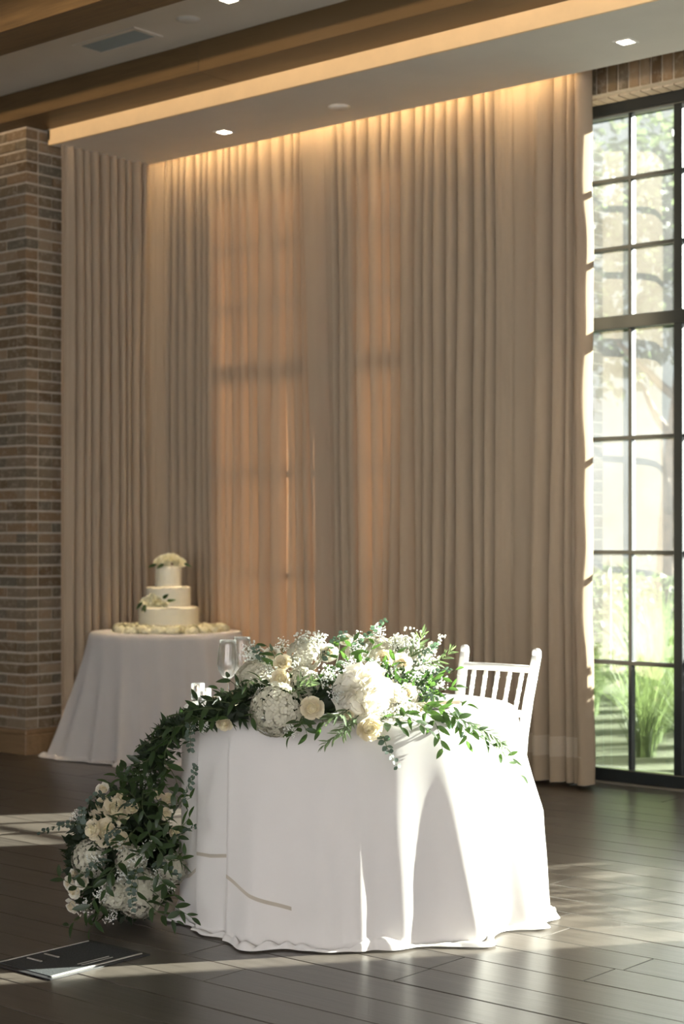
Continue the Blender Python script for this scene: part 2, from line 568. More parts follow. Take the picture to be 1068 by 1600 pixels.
# left wall and the brick pier in front of it
XP, YP = -8.30, 6.64
wl = MB().box((XL - 0.2, YP + 0.1, -0.1), (XL, YI + 0.3, 5.0)).box((-16, YP + 0.012, -0.1), (XP - 0.012, YP + 0.35, 5.0))
wall_left = wl.build('wall_left', M_mortar, kind='structure')
WM[wall_left] = Matrix.Identity(4)
CH = 0.0688
fullb = MB().box((0, 0, 0), (0.195, 0.095, 0.054), 0.003).mesh('brick', M_brick)
halfb = MB().box((0, 0, 0), (0.093, 0.095, 0.054), 0.003).mesh('brick', M_brick)
sideb = MB().box((0, 0, 0), (0.095, 0.215, 0.054), 0.003).mesh('brick', M_brick)
sideh = MB().box((0, 0, 0), (0.095, 0.098, 0.054), 0.003).mesh('brick', M_brick)
k = 0
z = 0.165
while z < 3.93:
    j = lambda: rnd(-0.003, 0.003)
    if k % 2 == 0:      # stretcher shows in front, header and piece round the side
        inst('brick', fullb, wall_left, Matrix.Translation((XP - 0.195 + j(), YP + j(), z)))
        inst('brick', fullb, wall_left, Matrix.Translation((XP - 0.402 + j(), YP + j(), z)))
        inst('brick', sideh, wall_left, Matrix.Translation((XP - 0.095 + j(), YP + 0.110, z)))
        inst('brick', sideh, wall_left, Matrix.Translation((XP - 0.095 + j(), YP + 0.218, z)))
    else:
        inst('brick', halfb, wall_left, Matrix.Translation((XP - 0.093 + j(), YP + j(), z)))
        inst('brick', fullb, wall_left, Matrix.Translation((XP - 0.300 + j(), YP + j(), z)))
        inst('brick', sideb, wall_left, Matrix.Translation((XP - 0.095 + j(), YP + 0.110, z)))
    z += CH
    k += 1
bb = MB().box((-16, YP - 0.02, 0), (XP + 0.02, YP + 0.30, 0.125), 0.004).box((-16, YP - 0.012, 0.125), (XP + 0.012, YP + 0.30, 0.160), 0.008)
bb.build('baseboard_left', M_base, kind='structure')

# ceiling with two wooden beams, and the soffit that hides the drape track
ceil = MB().box((-16, -6, ZC), (4.5, 6.80, ZC + 0.2)).build('ceiling', M_ceil, kind='structure')
WM[ceil] = Matrix.Identity(4)
ZB = 3.95
bseg = [(-16, -8.9), (-8.9, -6.62), (-6.62, -2.9), (-2.9, 1.2), (1.2, 4.5)]
for a, b in bseg:
    MB().box((a + 0.001, 6.50, ZB), (b - 0.001, 6.80, ZC + 0.02), 0.002).build('beam_board', M_beam, ceil)
for a, b in [(-16, -7.9), (-7.9, -6.0), (-6.0, -2.0), (-2.0, 4.5)]:
    MB().box((a + 0.001, 5.33, ZB), (b - 0.001, 5.595, ZC + 0.02), 0.002).build('beam_board', M_beam, ceil)
for yb in (3.9, 2.4, 0.9, -0.6, -2.1):
    MB().box((-16, yb, ZB), (4.5, yb + 0.27, ZC + 0.02)).build('beam_board', M_beam, ceil)
MB().box((-8.262, 6.806, ZS), (4.5, 7.58, ZS + 0.03)).build('soffit', M_ceil, ceil)
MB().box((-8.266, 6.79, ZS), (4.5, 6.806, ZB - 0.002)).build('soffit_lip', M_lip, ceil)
MB().box((-8.266, 6.79, ZS + 0.03), (-8.25, 7.58, ZB)).build('soffit_end', M_ceil, ceil)
MB().box((-9.0, 6.80, 4.16), (4.5, 8.0, 4.30)).box((-16, 6.80, ZB), (-8.27, 7.2, 4.3)).build('track_recess', M_ceil, ceil)
MB().box((-8.2, 7.71, 4.10), (4.5, 7.75, 4.16)).build('drape_track', M_white, ceil)
# curved end of the track cover, seen beside the drape's upper corner
pts = [(-4.83 - 0.09 * math.sin(q), 7.80 - 0.02 * math.sin(q), 3.98 - 0.16 * (1 - math.cos(q))) for q in [i * PI / 2 / 8 for i in range(9)]]
MB().tube(pts, 0.012, 6).build('track_return', M_frame, ceil)
# closing walls on the camera's side, with tall openings that let the daylight in
wr = MB()
for a, b in ((-6, -5.2), (-1.2, 2.6), (3.4, 8.0)):
    wr.box((4.5, a, -0.1), (4.7, b, 5.0))
wr.box((4.5, -6, 3.8), (4.7, 8.0, 5.0))
wr.build('wall_right', M_plaster, kind='structure')
wf = MB()
for a, b in ((-16, -2.4), (0.8, 1.2), (4.2, 4.5)):
    wf.box((a, -6.2, -0.1), (b, -6.0, 5.0))
wf.box((-16, -6.2, 3.8), (4.5, -6.0, 5.0))
wf.build('wall_front', M_plaster, kind='structure')
MB().box((-16.2, -6, -0.1), (-16, 7, 5)).build('wall_far_left', M_plaster, kind='structure')

# ------------------------------------------------------------------ drapes
def fold_columns(length, wlo, whi, alo, ahi, seed, flats=()):
    """list of (s, offset, phase): a fold line along the track"""
    r = random.Random(seed)
    cols = []
    s = 0.0
    while s < length - wlo * 0.5:
        fl = [f for f in flats if f[0] <= s < f[1]]
        q_ = r.random()
        wd_ = wlo + (whi - wlo) * q_ ** 1.3
        a = r.uniform(alo, ahi) * (0.75 + 0.5 * q_)
        if fl:
            wd_, a = fl[0][1] - s, 0.012
        n = 12
        sk = r.uniform(-0.12, 0.12)
        for i in range(n):
            ph = 2 * PI * i / n
            ss = s + wd_ * (i / n) + wd_ * (0.035 * math.sin(2 * ph) + 0.075 * math.sin(ph)) + wd_ * sk * (1 - math.cos(ph)) * 0.5
            cols.append((ss, a * (-math.cos(ph) + 0.12 * math.cos(2 * ph)), ph))
        s += wd_
    cols.append((length, 0.0, 0.0))
    return cols


def drape(name, path, cols, z0, z1, label, seed, lean=0.0, nz=54, extra=None, lean0=0.0):
    """path(s) -> point on the track and outward normal; cols from fold_columns"""
    root = empty(name, (*path(0)[0], z0), label, 'curtain')
    L = cols[-1][0]

    def pt(s, off, ph, z, push=0.0):
        u = (z - z0) / (z1 - z0)
        n1 = noise.noise((s * 3.1 + seed, u * 1.7, seed * 0.37))
        n2 = noise.noise((s * 7.0, u * 2.3 + seed, 3.1))
        ss = min(max(s + 0.022 * n1 * (1 - u * 0.5) + lean * (1 - u) * (s / L) + lean0 * (1 - u) * max(0, 1 - s / 0.8), -0.01), L + lean + 0.02)
        amp = (0.78 + 0.5 * n2 + 0.25 * (1 - u))
        o = off * amp
        if u > 0.9:
            k = (u - 0.9) / 0.1
            o = o * (1 - 0.35 * k) + 0.009 * k * math.cos(3 * ph)
        p, nrm = path(ss)
        q = p + nrm * (-o + push)
        return (q.x, q.y, z)
    zs = [z0 + (z1 - z0) * i / nz for i in range(nz + 1)]
    rows = [[pt(s, o, ph, z) for s, o, ph in cols] for z in zs]
    if extra:
        for row_, z in zip(rows, zs):
            row_ += extra(Vector(row_[-1]), z)
    MB().grid(rows).build('drape_panel', M_curt, root, True)
    # stitched hem band, a little proud of the cloth
    hz = [0.165, 0.19, 0.22, 0.25, 0.275]
    rows = [[pt(s, o, ph, z, 0.003) for s, o, ph in cols] for z in hz]
    if extra:
        rows = [r_ + extra(Vector(r_[-1]), z)[:3] for r_, z in zip(rows, hz)]
    MB().grid(rows).build('hem_band', M_curt_hem, root, True, label='paler stitched hem band')
    return root


XD, YD = -8.20, 7.735
Z0, Z1 = 0.025, 4.09
# left wall: runs from the pier into the corner (normal faces +X)
drape('drape', lambda s: (Vector((XD, 6.83 + s)), Vector((1, 0))), fold_columns(0.90, 0.05, 0.125, 0.042, 0.068, 3, [(0.0, 0.07), (0.70, 0.86)]), Z0, Z1,
      'narrow taupe curtain beside the brick pier, behind the cake table', 3)
# window wall: two panels meeting where one leading edge overlaps the other (normal faces -Y)
drape('drape', lambda s: (Vector((XD + 0.03 + s, YD)), Vector((0, -1))), fold_columns(1.62, 0.05, 0.125, 0.040, 0.062, 11, [(1.34, 1.48)]), Z0, Z1,
      'taupe curtain in the corner behind the cake, sun glowing through it', 11, lean=0.06)


def right_end(p, z):
    """the panel's leading edge turns back to the window and shows its sunlit side"""
    u = z / Z1
    wv = 0.012 * math.sin(z * 5.1) + 0.008 * math.sin(z * 11.0)
    out = []
    for dx, dy in ((0.016, -0.050), (0.034, -0.074), (0.056, -0.082), (0.074, -0.072), (0.081, -0.050), (0.083, -0.022), (0.083, 0.006), (0.078, 0.030), (0.045, 0.055), (-0.05, 0.090), (-0.22, 0.125)):
        out.append((p.x + dx + wv * 0.35 - 0.02 * u, YD + dy, z))
    return out


drape('drape', lambda s: (Vector((-6.90 + s, YD - 0.03 + 0.03 * min(1, s / 0.7) - 0.045 * max(0, 1 - s / 0.3))), Vector((0, -1))), fold_columns(1.975, 0.05, 0.125, 0.054, 0.080, 29, [(0.0, 0.21), (1.40, 1.58), (1.58, 1.74)]), Z0, Z1,
      'wide taupe curtain behind the white chair, its edge sunlit at the window', 29, extra=right_end, lean0=0.13)
# the same drapes drawn back at the piers out of frame
drape('drape', lambda s: (Vector((-0.50 + s, YD)), Vector((0, -1))), fold_columns(1.3, 0.07, 0.11, 0.03, 0.05, 41), Z0, Z1,
      'taupe curtain drawn back beyond the right side of the picture', 41, nz=12)
drape('drape', lambda s: (Vector((-3.30 + s, YD)), Vector((0, -1))), fold_columns(0.80, 0.07, 0.11, 0.03, 0.05, 43), Z0, Z1,
      'taupe curtain over the pier right of the bare window', 43, nz=12)

# warm fill light added out of view, without a fitting, to brighten the soffit's lip
ld = bpy.data.lights.new('lip_fill_light', 'AREA')
ld.shape = 'RECTANGLE'; ld.size = 9.0; ld.size_y = 0.03; ld.energy = 2.4; ld.color = (1.0, 0.72, 0.42); ld.spread = math.radians(24)
lo = bpy.data.objects.new('lip_fill_light', ld); COL.objects.link(lo)
lo.location = (-4.6, 4.25, 3.86)
lo.rotation_euler = (-Vector((0, 2.55, 0.16))).to_track_quat('Z', 'Y').to_euler()
# warm strip light above the soffit's edge, washing the drape tops
for nm, a, b in (('strip', Vector((-8.1, 7.60, 3.97)), Vector((-4.9, 7.60, 3.97))), ):
    ld = bpy.data.lights.new('cove_strip', 'AREA')
    ld.shape = 'RECTANGLE'; ld.size = (b - a).length; ld.size_y = 0.02
    ld.energy = 4.0; ld.color = (1.0, 0.70, 0.36)
    lo = bpy.data.objects.new('cove_strip', ld); COL.objects.link(lo)
    lo.location = (a + b) / 2
    lo.rotation_euler = Vector((0, -0.75, 1.0)).to_track_quat('Z', 'Y').to_euler()

# ------------------------------------------------------------------ ceiling fittings
def downlight(x, y, z, label, energy, spread=70, aim=None, size=0.036):
    t = empty('downlight', (x, y, z), label, 'ceiling light', 'lit downlights')
    q = size
    MB().box((x - q - 0.012, y - q - 0.012, z - 0.004), (x - q, y + q + 0.012, z + 0.001)).box((x + q, y - q - 0.012, z - 0.004), (x + q + 0.012, y + q + 0.012, z + 0.001)) \
        .box((x - q, y - q - 0.012, z - 0.004), (x + q, y - q, z + 0.001)).box((x - q, y + q, z - 0.004), (x + q, y + q + 0.012, z + 0.001)).build('trim_ring', M_white, t)
    MB().box((x - q, y - q, z - 0.002), (x + q, y + q, z + 0.001)).build('lens', M_lamp, t)
    d = bpy.data.lights.new('downlight_beam', 'SPOT')
    d.energy = energy; d.color = (1.0, 0.78, 0.50); d.spot_size = math.radians(spread); d.spot_blend = 0.7; d.shadow_soft_size = 0.05
    o = bpy.data.objects.new('downlight_beam', d); COL.objects.link(o)
    o.location = (x, y, z - 0.02)
    if aim:
        o.rotation_euler = (Vector((x, y, z)) - Vector(aim)).to_track_quat('Z', 'Y').to_euler()
    return o


downlight(-7.177, 7.267, ZS, 'lit downlight in the soffit above the wedding cake', 85, 26, (-7.56, 7.18, 0.9))
downlight(-4.35, 7.262, ZS, 'lit downlight in the soffit near the bare window', 12)
downlight(-5.99, 6.10, ZC, 'lit downlight in the ceiling bay between the beams', 12)


def disc(x, y, z, label):
    t = empty('ceiling_disc', (x, y, z), label, 'ceiling fitting')
    MB().lathe([(0.0, -0.012), (0.045, -0.011), (0.058, -0.004), (0.060, 0.0)], 28, (x, y, z)).build('cover', M_white, t, True)
    MB().lathe([(0.060, -0.003), (0.066, -0.002), (0.066, 0.0)], 28, (x, y, z)).build('rim', M_ceil, t, True)


disc(-6.26, 7.281, ZS, 'flat white disc on the soffit, right of the lamp over the cake')
disc(-6.38, 6.185, ZC, 'flat white disc on the upper ceiling right of the air vent')
v0, v1 = Vector((-7.20, 6.085, ZC)), Vector((-6.69, 6.30, ZC))
M_louver = simple('vent_grey', (0.36, 0.40, 0.40), 0.5, 0.05)
t = empty('air_vent', ((v0.x + v1.x) / 2, (v0.y + v1.y) / 2, ZC), 'rectangular louvred air vent in the ceiling between two beams', 'vent')
f = MB()
for a, b in (((v0.x, v0.y), (v1.x, v0.y + 0.03)), ((v0.x, v1.y - 0.03), (v1.x, v1.y)), ((v0.x, v0.y + 0.03), (v0.x + 0.03, v1.y - 0.03)), ((v1.x - 0.03, v0.y + 0.03), (v1.x, v1.y - 0.03))):
    f.box((a[0], a[1], ZC - 0.008), (b[0], b[1], ZC + 0.002))
f.build('frame', M_ceil, t)
for i in range(8):
    yy = v0.y + 0.038 + i * 0.0188
    Ml = Matrix.Translation(((v0.x + v1.x) / 2, yy + 0.004, ZC - 0.003)) @ Matrix.Rotation(math.radians(-35), 4, 'X')
    MB().obox(Ml, (v1.x - v0.x - 0.062, 0.015, 0.0015)).build('louver', M_louver, t)
MB().box((v0.x + 0.03, v0.y + 0.03, ZC - 0.001), (v1.x - 0.03, v1.y - 0.03, ZC + 0.003)).build('duct', simple('duct_grey', (0.20, 0.21, 0.21), 0.7), t)

# ------------------------------------------------------------------ cloth-covered round tables
def camdir(phi):
    """horizontal direction, 0 = towards the camera, positive = to the right of it"""
    return -FW * math.cos(phi) + RT * math.sin(phi)


class Cloth:
    def __init__(s, c, R, top, folds, steps, base, hem, seed, fl=1.3, sat=0.5):
        s.sat = sat
        s.c, s.R, s.top, s.folds, s.steps, s.base, s.hem, s.seed, s.fl = Vector(c), R, top, folds, steps, base, hem, seed, fl

    def rad(s, phi, z):
        t = max(0.0, min(1.0, 1 - z / s.top))
        d = math.degrees(phi)
        r = s.R + 0.004
        g = t ** s.fl
        r += s.base(d) * min(1.0, t / s.sat) ** 1.3
        for p0, drift, amp, wd_ in s.folds:
            dd = (d - p0 - drift * t + 180) % 360 - 180
            r += amp * (0.10 * min(1, t * 14) + 0.90 * g) * math.exp(-(dd / wd_) ** 2)
        for p0, drift, amp, wd_ in s.steps:
            dd = (d - p0 - drift * t + 180) % 360 - 180
            if dd > -1.0:
                r += amp * min(1, t * 6) * (0.5 + 0.5 * t) * math.exp(-max(dd, 0) / wd_) * (1 if dd > 0 else 1 + dd)
        r += 0.010 * g * noise.noise((math.cos(phi) * 2.2 + s.seed, math.sin(phi) * 2.2, t * 1.5))
        r += 0.004 * t * noise.noise((math.cos(phi) * 7 + s.seed, math.sin(phi) * 7, t * 5))
        return r

    def at(s, phi, z, out=0.0):
        p = s.c + camdir(phi) * (s.rad(phi, z) + out)
        return (p.x, p.y, z)

    def mesh(s, n=420, nz=46):
        rows = []
        for k in range(7):
            r = s.R * k / 7.0
            rows.append([tuple(s.c + camdir(2 * PI * i / n - PI) * max(r, 0.001) + Vector((0, 0, s.top))) for i in range(n)])
        for q in (0.15, 0.5, 0.8):
            a = q * PI / 2
            rows.append([tuple(s.c + camdir(2 * PI * i / n - PI) * (s.R - 0.010 + 0.012 * math.sin(a)) + Vector((0, 0, s.top - 0.012 * (1 - math.cos(a))))) for i in range(n)])
        for k in range(nz + 1):
            row_ = []
            for i in range(n):
                phi = 2 * PI * i / n - PI
                lift = s.hem(math.degrees(phi))[0]
                u = k / nz
                z = (s.top - 0.013) * (1 - u) + (0.006 + lift) * u
                row_.append(s.at(phi, z))
            rows.append(row_)
        for k in range(1, 6):       # cloth lying on the floor, rolled a little at its edge
            row_ = []
            for i in range(n):
                phi = 2 * PI * i / n - PI
                d = math.degrees(phi)
                lift, ext = s.hem(d)
                e = ext * k / 5
                nn = noise.noise((math.cos(phi) * 9, math.sin(phi) * 9, s.seed + 5))
                z = 0.006 + lift * (1 - k / 5) * 0.6 + abs(nn) * 0.045 * math.sin(PI * k / 5) + (0.004 if k < 5 else 0)
                row_.append(s.at(phi, 0.006, e)[:2] + (z,))
            rows.append(row_)
        return MB().grid(rows, wrap=True, flip=True)


def bumpf(d, c, w): return math.exp(-((((d - c + 180) % 360) - 180) / w) ** 2)


TC = RT * 0.025 + FW * 6.09
TTOP = 0.748
def base1(d):
    return 0.004 + 0.060 * bumpf(d, 80, 26) + 0.05 * bumpf(d, 150, 50)
def hem1(d):
    lift = 0.055 * bumpf(d, 9, 7) + 0.02 * bumpf(d, -40, 5) + 0.02 * bumpf(d, 52, 6)
    ext = 0.014 + 0.035 * bumpf(d, -27, 6) + 0.03 * bumpf(d, -14, 5) + 0.05 * bumpf(d, 36, 8) + 0.028 * bumpf(d, -72, 6) + 0.02 * bumpf(d, 70, 14) + 0.022 * max(0, noise.noise((d * 0.13, 4.0, 1.3))) + 0.02 * abs(noise.noise((d * 0.07, 0, 1.3)))
    return lift, ext
cl1 = Cloth(TC, 0.603, TTOP,
            [(-27, -2, 0.062, 7), (-9, 2, 0.036, 4), (1, 2, 0.030, 3.5), (14, 3, 0.012, 4), (31, 9, 0.075, 6), (46, 9, -0.010, 4), (56, 9, 0.062, 4.5), (68, 8, 0.055, 4.5), (81, 6, 0.060, 5), (96, 5, 0.05, 7), (112, 4, 0.08, 10), (140, 0, 0.06, 10),
             (165, 0, 0.07, 12), (195, 0, 0.05, 10), (222, 0, 0.07, 11), (250, 0, 0.04, 9), (-72, -2, 0.012, 6)],
            [(-58, 0, 0.022, 9), (-41, 0.5, 0.026, 13)], base1, hem1, 2.0)
tb = empty('head_table', (TC.x, TC.y, 0), 'round table hidden under the white cloth of the flower-draped table', 'table')
MB().lathe([(0, 0.715), (0.592, 0.715), (0.597, 0.722), (0.597, 0.738), (0.592, 0.742), (0, 0.742)], 48, (TC.x, TC.y, 0)).build('tabletop', M_base, tb)
MB().lathe([(0.03, 0.05), (0.035, 0.30), (0.03, 0.715)], 16, (TC.x, TC.y, 0)).build('column', M_frame, tb, True)
for k in range(4):
    a = k * PI / 2 + 0.4
    MB().tube([(TC.x, TC.y, 0.07), (TC.x + 0.18 * math.cos(a), TC.y + 0.18 * math.sin(a), 0.05), (TC.x + 0.34 * math.cos(a), TC.y + 0.34 * math.sin(a), 0.018)], [0.022, 0.02, 0.017], 8).build('leg', M_frame, tb)
cloth1 = empty('tablecloth', (TC.x, TC.y, TTOP), 'long white tablecloth under the flower garland, puddling on the floor', 'tablecloth')
cl1.mesh().build('cloth', M_cloth, cloth1, True)


def zat(y, Z): return CAM_Z - (y - CY) * Z / FPX
def band(cl, pts, h, parent):
    rows = [[], []]
    n = 28
    for i in range(n + 1):
        u = i / n * (len(pts) - 1)
        k = min(int(u), len(pts) - 2)
        f_ = u - k
        d = pts[k][0] * (1 - f_) + pts[k + 1][0] * f_
        z = pts[k][1] * (1 - f_) + pts[k + 1][1] * f_
        rows[0].append(cl.at(math.radians(d), z, 0.0022))
        rows[1].append(cl.at(math.radians(d), z + h, 0.0022))
    MB().grid(rows).build('hem_stitch', M_stitch, parent, True, label='grey stitched line where the hem is folded')


band(cl1, [(-80, 0.13), (-66, 0.165), (-60, 0.20)], 0.013, cloth1)
band(cl1, [(-57, 0.262), (-50, 0.264), (-42.5, 0.275)], 0.012, cloth1)
band(cl1, [(-40.5, 0.212), (-30, 0.165), (-18, 0.125)], 0.013, cloth1)

# cake table in the corner
KC = Vector((-7.62, 7.20, 0))
KTOP = 0.78
def base2(d):
    return 0.035 + 0.20 * bumpf(d, -82, 20) + 0.05 * bumpf(d, 50, 25) - 0.035 * bumpf(d, 130, 45) - 0.02 * bumpf(d, 215, 40)
def hem2(d):
    return 0.015 * bumpf(d, -60, 8), 0.012 + 0.035 * bumpf(d, -88, 14) + 0.02 * abs(noise.noise((d * 0.06, 2, 1.3)))
cl2 = Cloth(KC, 0.470, KTOP, [(-84, -2, 0.046, 6.8), (-62, -3, 0.054, 6.0), (-44, -3, 0.046, 5.1), (-26, 3, 0.093, 5.1), (-12, 4, 0.043, 4.2), (2, 2, 0.046, 5.1), (18, 2, 0.034, 4.2), (34, 3, 0.062, 6.0), (52, 2, 0.046, 5.1), (70, 0, 0.062, 6.0), (-100, 0, 0.016, 6.8)],
            [(-19, 5, 0.012, 6)], base2, hem2, 8.0, 1.15, 1.0)
t = empty('cake_table', (KC.x, KC.y, 0), 'small round table hidden under the cloth that carries the cake', 'table')
MB().lathe([(0, 0.75), (0.462, 0.75), (0.466, 0.76), (0.462, 0.774), (0, 0.774)], 40, (KC.x, KC.y, 0)).build('tabletop', M_base, t)
for k in range(4):
    a = k * PI / 2 + 0.3
    MB().tube([(KC.x + 0.3 * math.cos(a), KC.y + 0.3 * math.sin(a), 0.0), (KC.x + 0.26 * math.cos(a), KC.y + 0.26 * math.sin(a), 0.75)], 0.018, 8).build('leg', M_frame, t)
cl2.mesh(300, 36).build('tablecloth', M_cloth2, None, True, origin=(KC.x, KC.y, KTOP), label='pale grey floor-length tablecloth under the three-tier cake', cat='tablecloth')
bpy.data.objects['tablecloth.001'].name = 'tablecloth.001'

# ------------------------------------------------------------------ chair
def chair(cx, yb, label):
    t = empty('chiavari_chair', (cx, yb - 0.2, 0), label, 'chair')
    for s_ in (-1, 1):
        # rear leg and back post in one bent stick, leaning back and apart
        pts = [(cx + s_ * 0.175, yb + 0.03, 0.0), (cx + s_ * 0.165, yb - 0.01, 0.22), (cx + s_ * 0.160, yb - 0.025, 0.44), (cx + s_ * 0.163, yb - 0.012, 0.58),
               (cx + s_ * 0.168, yb + 0.018, 0.72), (cx + s_ * 0.175, yb + 0.055, 0.86), (cx + s_ * 0.1765, yb + 0.064, 0.892)]
        m = MB().tube(pts, [0.016, 0.018, 0.020, 0.0205, 0.020, 0.0192, 0.0185], 12)
        m.build('back_leg', M_chair, t, True)
        e = Vector(pts[-1])
        MB().lathe([(0.0184, -0.004), (0.0188, 0.004), (0.0186, 0.014), (0.0160, 0.023), (0.010, 0.028), (0.0, 0.0295)], 14, e).build('finial', M_chair, t, True)
        for zr in (0.20, 0.50, 0.62, 0.80):
            k = max(i for i in range(len(pts) - 1) if pts[i][2] <= zr)
            f_ = (zr - pts[k][2]) / (pts[k + 1][2] - pts[k][2])
            q = Vector(pts[k]).lerp(Vector(pts[k + 1]), f_)
            MB().lathe([(0.016, -0.006), (0.0205, -0.003), (0.0215, 0.0), (0.0205, 0.003), (0.016, 0.006)], 12, q).build('bamboo_ring', M_chair, t, True)
        fx = cx + s_ * 0.185
        MB().tube([(fx, yb - 0.385, 0.0), (fx, yb - 0.38, 0.20), (fx - s_ * 0.004, yb - 0.37, 0.43)], [0.013, 0.016, 0.018], 12).build('front_leg', M_chair, t, True)
        for zz in (0.14, 0.26):
            MB().tube([(fx, yb - 0.38, zz), (cx + s_ * 0.167, yb - 0.0, zz)], 0.010, 8).build('side_stretcher', M_chair, t, True)
    for zz in (0.18, 0.30):
        MB().tube([(cx - 0.185, yb - 0.38, zz), (cx + 0.185, yb - 0.38, zz)], 0.010, 8).build('front_stretcher', M_chair, t, True)
    MB().tube([(cx - 0.166, yb - 0.004, 0.16), (cx + 0.166, yb - 0.004, 0.16)], 0.010, 8).build('rear_stretcher', M_chair, t, True)
    MB().box((cx - 0.195, yb - 0.40, 0.425), (cx + 0.195, yb - 0.015, 0.452), 0.008).build('seat', M_chair, t)
    MB().box((cx - 0.185, yb - 0.39, 0.452), (cx + 0.185, yb - 0.03, 0.492), 0.014).build('cushion', M_cushion, t, True)
    zt, yt = 0.838, yb + 0.049
    zl, yl = 0.664, yb + 0.004
    MB().tube([(cx - 0.174, yt, zt), (cx - 0.06, yt + 0.006, zt), (cx + 0.06, yt + 0.006, zt), (cx + 0.174, yt, zt)], 0.0155, 10).build('top_rail', M_chair, t, True)
    MB().tube([(cx - 0.165, yl, zl), (cx + 0.165, yl, zl)], 0.0145, 10).build('lower_rail', M_chair, t, True)
    MB().tube([(cx - 0.161, yb - 0.016, 0.545), (cx + 0.161, yb - 0.016, 0.545)], 0.011, 10).build('waist_rail', M_chair, t, True)
    for k in range(5):
        u = (k - 2) / 2.0
        a, b = Vector((cx + u * 0.112, yl, zl)), Vector((cx + u * 0.118, yt + 0.004, zt))
        pp = [a.lerp(b, q) for q in (0, .22, .26, .30, .48, .52, .56, .74, .78, .82, 1)]
        MB().tube(pp, [.0075, .0085, .0105, .0085, .0085, .0105, .0085, .0085, .0105, .0085, .0075], 10).build('spindle', M_chair, t, True)
    return t


chair(-3.882, 5.445, 'white bamboo-style banquet chair drawn up behind the flower-draped table')

# ------------------------------------------------------------------ glasses and candles on the table
def wine_glass(p, label):
    t = empty('wine_glass', p, label, 'glass', 'wine glasses')
    pr = [(0.0, 0.098), (0.010, 0.100), (0.024, 0.112), (0.036, 0.135), (0.0385, 0.155), (0.036, 0.190), (0.032, 0.222), (0.0305, 0.240)]
    inn = [(r - 0.0012 if r > 0.002 else 0.0, z_ + (0.0025 if r < 0.02 else 0.0)) for r, z_ in pr]
    MB().lathe(pr + [(0.0298, 0.2408)] + inn[::-1][0:], 40, p).build('bowl', M_wineglass, t, True)
    MB().lathe([(0.0, 0.0), (0.034, 0.0), (0.0345, 0.0015), (0.030, 0.003), (0.012, 0.006), (0.0048, 0.014), (0.0036, 0.04), (0.0036, 0.075), (0.005, 0.092), (0.010, 0.0995), (0.0, 0.0985)], 28, p).build('stem', M_wineglass, t, True)


def tp(x, Z, z=TTOP):
    v = RT * ((x - CX) / FPX * Z) + FW * Z
    return Vector((v.x, v.y, z + 0.0005))


wine_glass(tp(356, 6.02), 'front wine glass, whole bowl clear of the flowers')
wine_glass(tp(378, 6.20), 'second wine glass, half behind white filler flowers')


def votive(p, label, lit, h=0.062, r=0.0255):
    t = empty('votive_candle', p, label, 'candle', 'votive candles')
    MB().lathe([(0, 0), (r - 0.001, 0), (r, 0.003), (r, h), (r - 0.0012, h + 0.0008), (r - 0.0024, h), (r - 0.0024, 0.006), (0, 0.005)], 32, p).build('holder', M_votive, t, True)
    MB().lathe([(0, 0.0065), (r - 0.004, 0.0065), (r - 0.004, h * 0.52), (r - 0.006, h * 0.54), (0, h * 0.53)], 28, p).build('wax', M_wax, t, True)
    w_ = MB().tube([p + Vector((0, 0, h * 0.53)), p + Vector((0.001, 0, h * 0.53 + 0.007))], 0.0008, 5)
    w_.build('wick', M_frame, t)
    MB().lathe([(0.0, h * 0.53 + 0.004), (0.0028, h * 0.53 + 0.008), (0.0022, h * 0.53 + 0.014), (0, h * 0.53 + 0.022)], 10, p).build('flame', M_flame, t, True)


votive(tp(309, 6.27), 'taller-looking rear votive candle at the left end of the table', True)
votive(tp(319, 6.07), 'front votive candle beside dark leaves at the left end of the table', True, 0.060)
# plate with a napkin at the right place setting, behind the trailing greenery
pc = tp(668, 5.98)
t = empty('dinner_plate', pc, 'white plate half hidden behind flowers at the right of the table', 'plate')
MB().lathe([(0, 0), (0.075, 0), (0.080, 0.004), (0.128, 0.016), (0.130, 0.018), (0.126, 0.018), (0.08, 0.0075), (0, 0.006)], 44, pc).build('dish', M_chair, t, True)
MB().lathe([(0.1285, 0.0168), (0.1312, 0.0175), (0.1305, 0.0196), (0.1270, 0.0190)], 44, pc, True).build('rim', M_chair, t, True)
pn = tp(678, 5.93, TTOP + 0.0185)
Mn = Matrix.Translation(pn + Vector((0, 0, 0.005))) @ Matrix.Rotation(VIEW + 0.25, 4, 'Z')
nb = MB()
for k in range(3):
    nb.obox(Mn @ Matrix.Translation((0, 0, k * 0.004 - 0.003)) @ Matrix.Rotation(0.02 * k, 4, 'Z'), (0.17, 0.07, 0.0036))
nb.build('folded_napkin', M_napkin, None, origin=pn, label='folded beige napkin lying across the plate', cat='napkin')

# ------------------------------------------------------------------ floor outlet hatch
hx0, hy0, hx1, hy1 = -4.295, 3.29, -3.995, 3.705
t = empty('floor_hatch', ((hx0 + hx1) / 2, (hy0 + hy1) / 2, 0.0), 'dark square floor outlet hatch with steel strips in the sunlit stripe', 'floor hatch')
MB().box((hx0, hy0, 0.0008), (hx1, hy1, 0.0040), 0.0008).build('surround', simple('hatch_rim', (0.025, 0.025, 0.027), 0.5), t)
MB().box((hx0 + 0.022, hy0 + 0.022, 0.0035), (hx1 - 0.022, hy1 - 0.022, 0.0058), 0.0006).build('lid', M_carpet, t)
for x in (hx1 - 0.024, ):
    MB().box((x, hy0 + 0.02, 0.0050), (x + 0.007, hy1 - 0.02, 0.0078)).build('edge_strip', M_steel, t)
MB().box((hx0 + 0.015, hy0 + 0.02, 0.0050), (hx0 + 0.021, hy1 - 0.02, 0.0078)).build('edge_strip', M_steel, t)
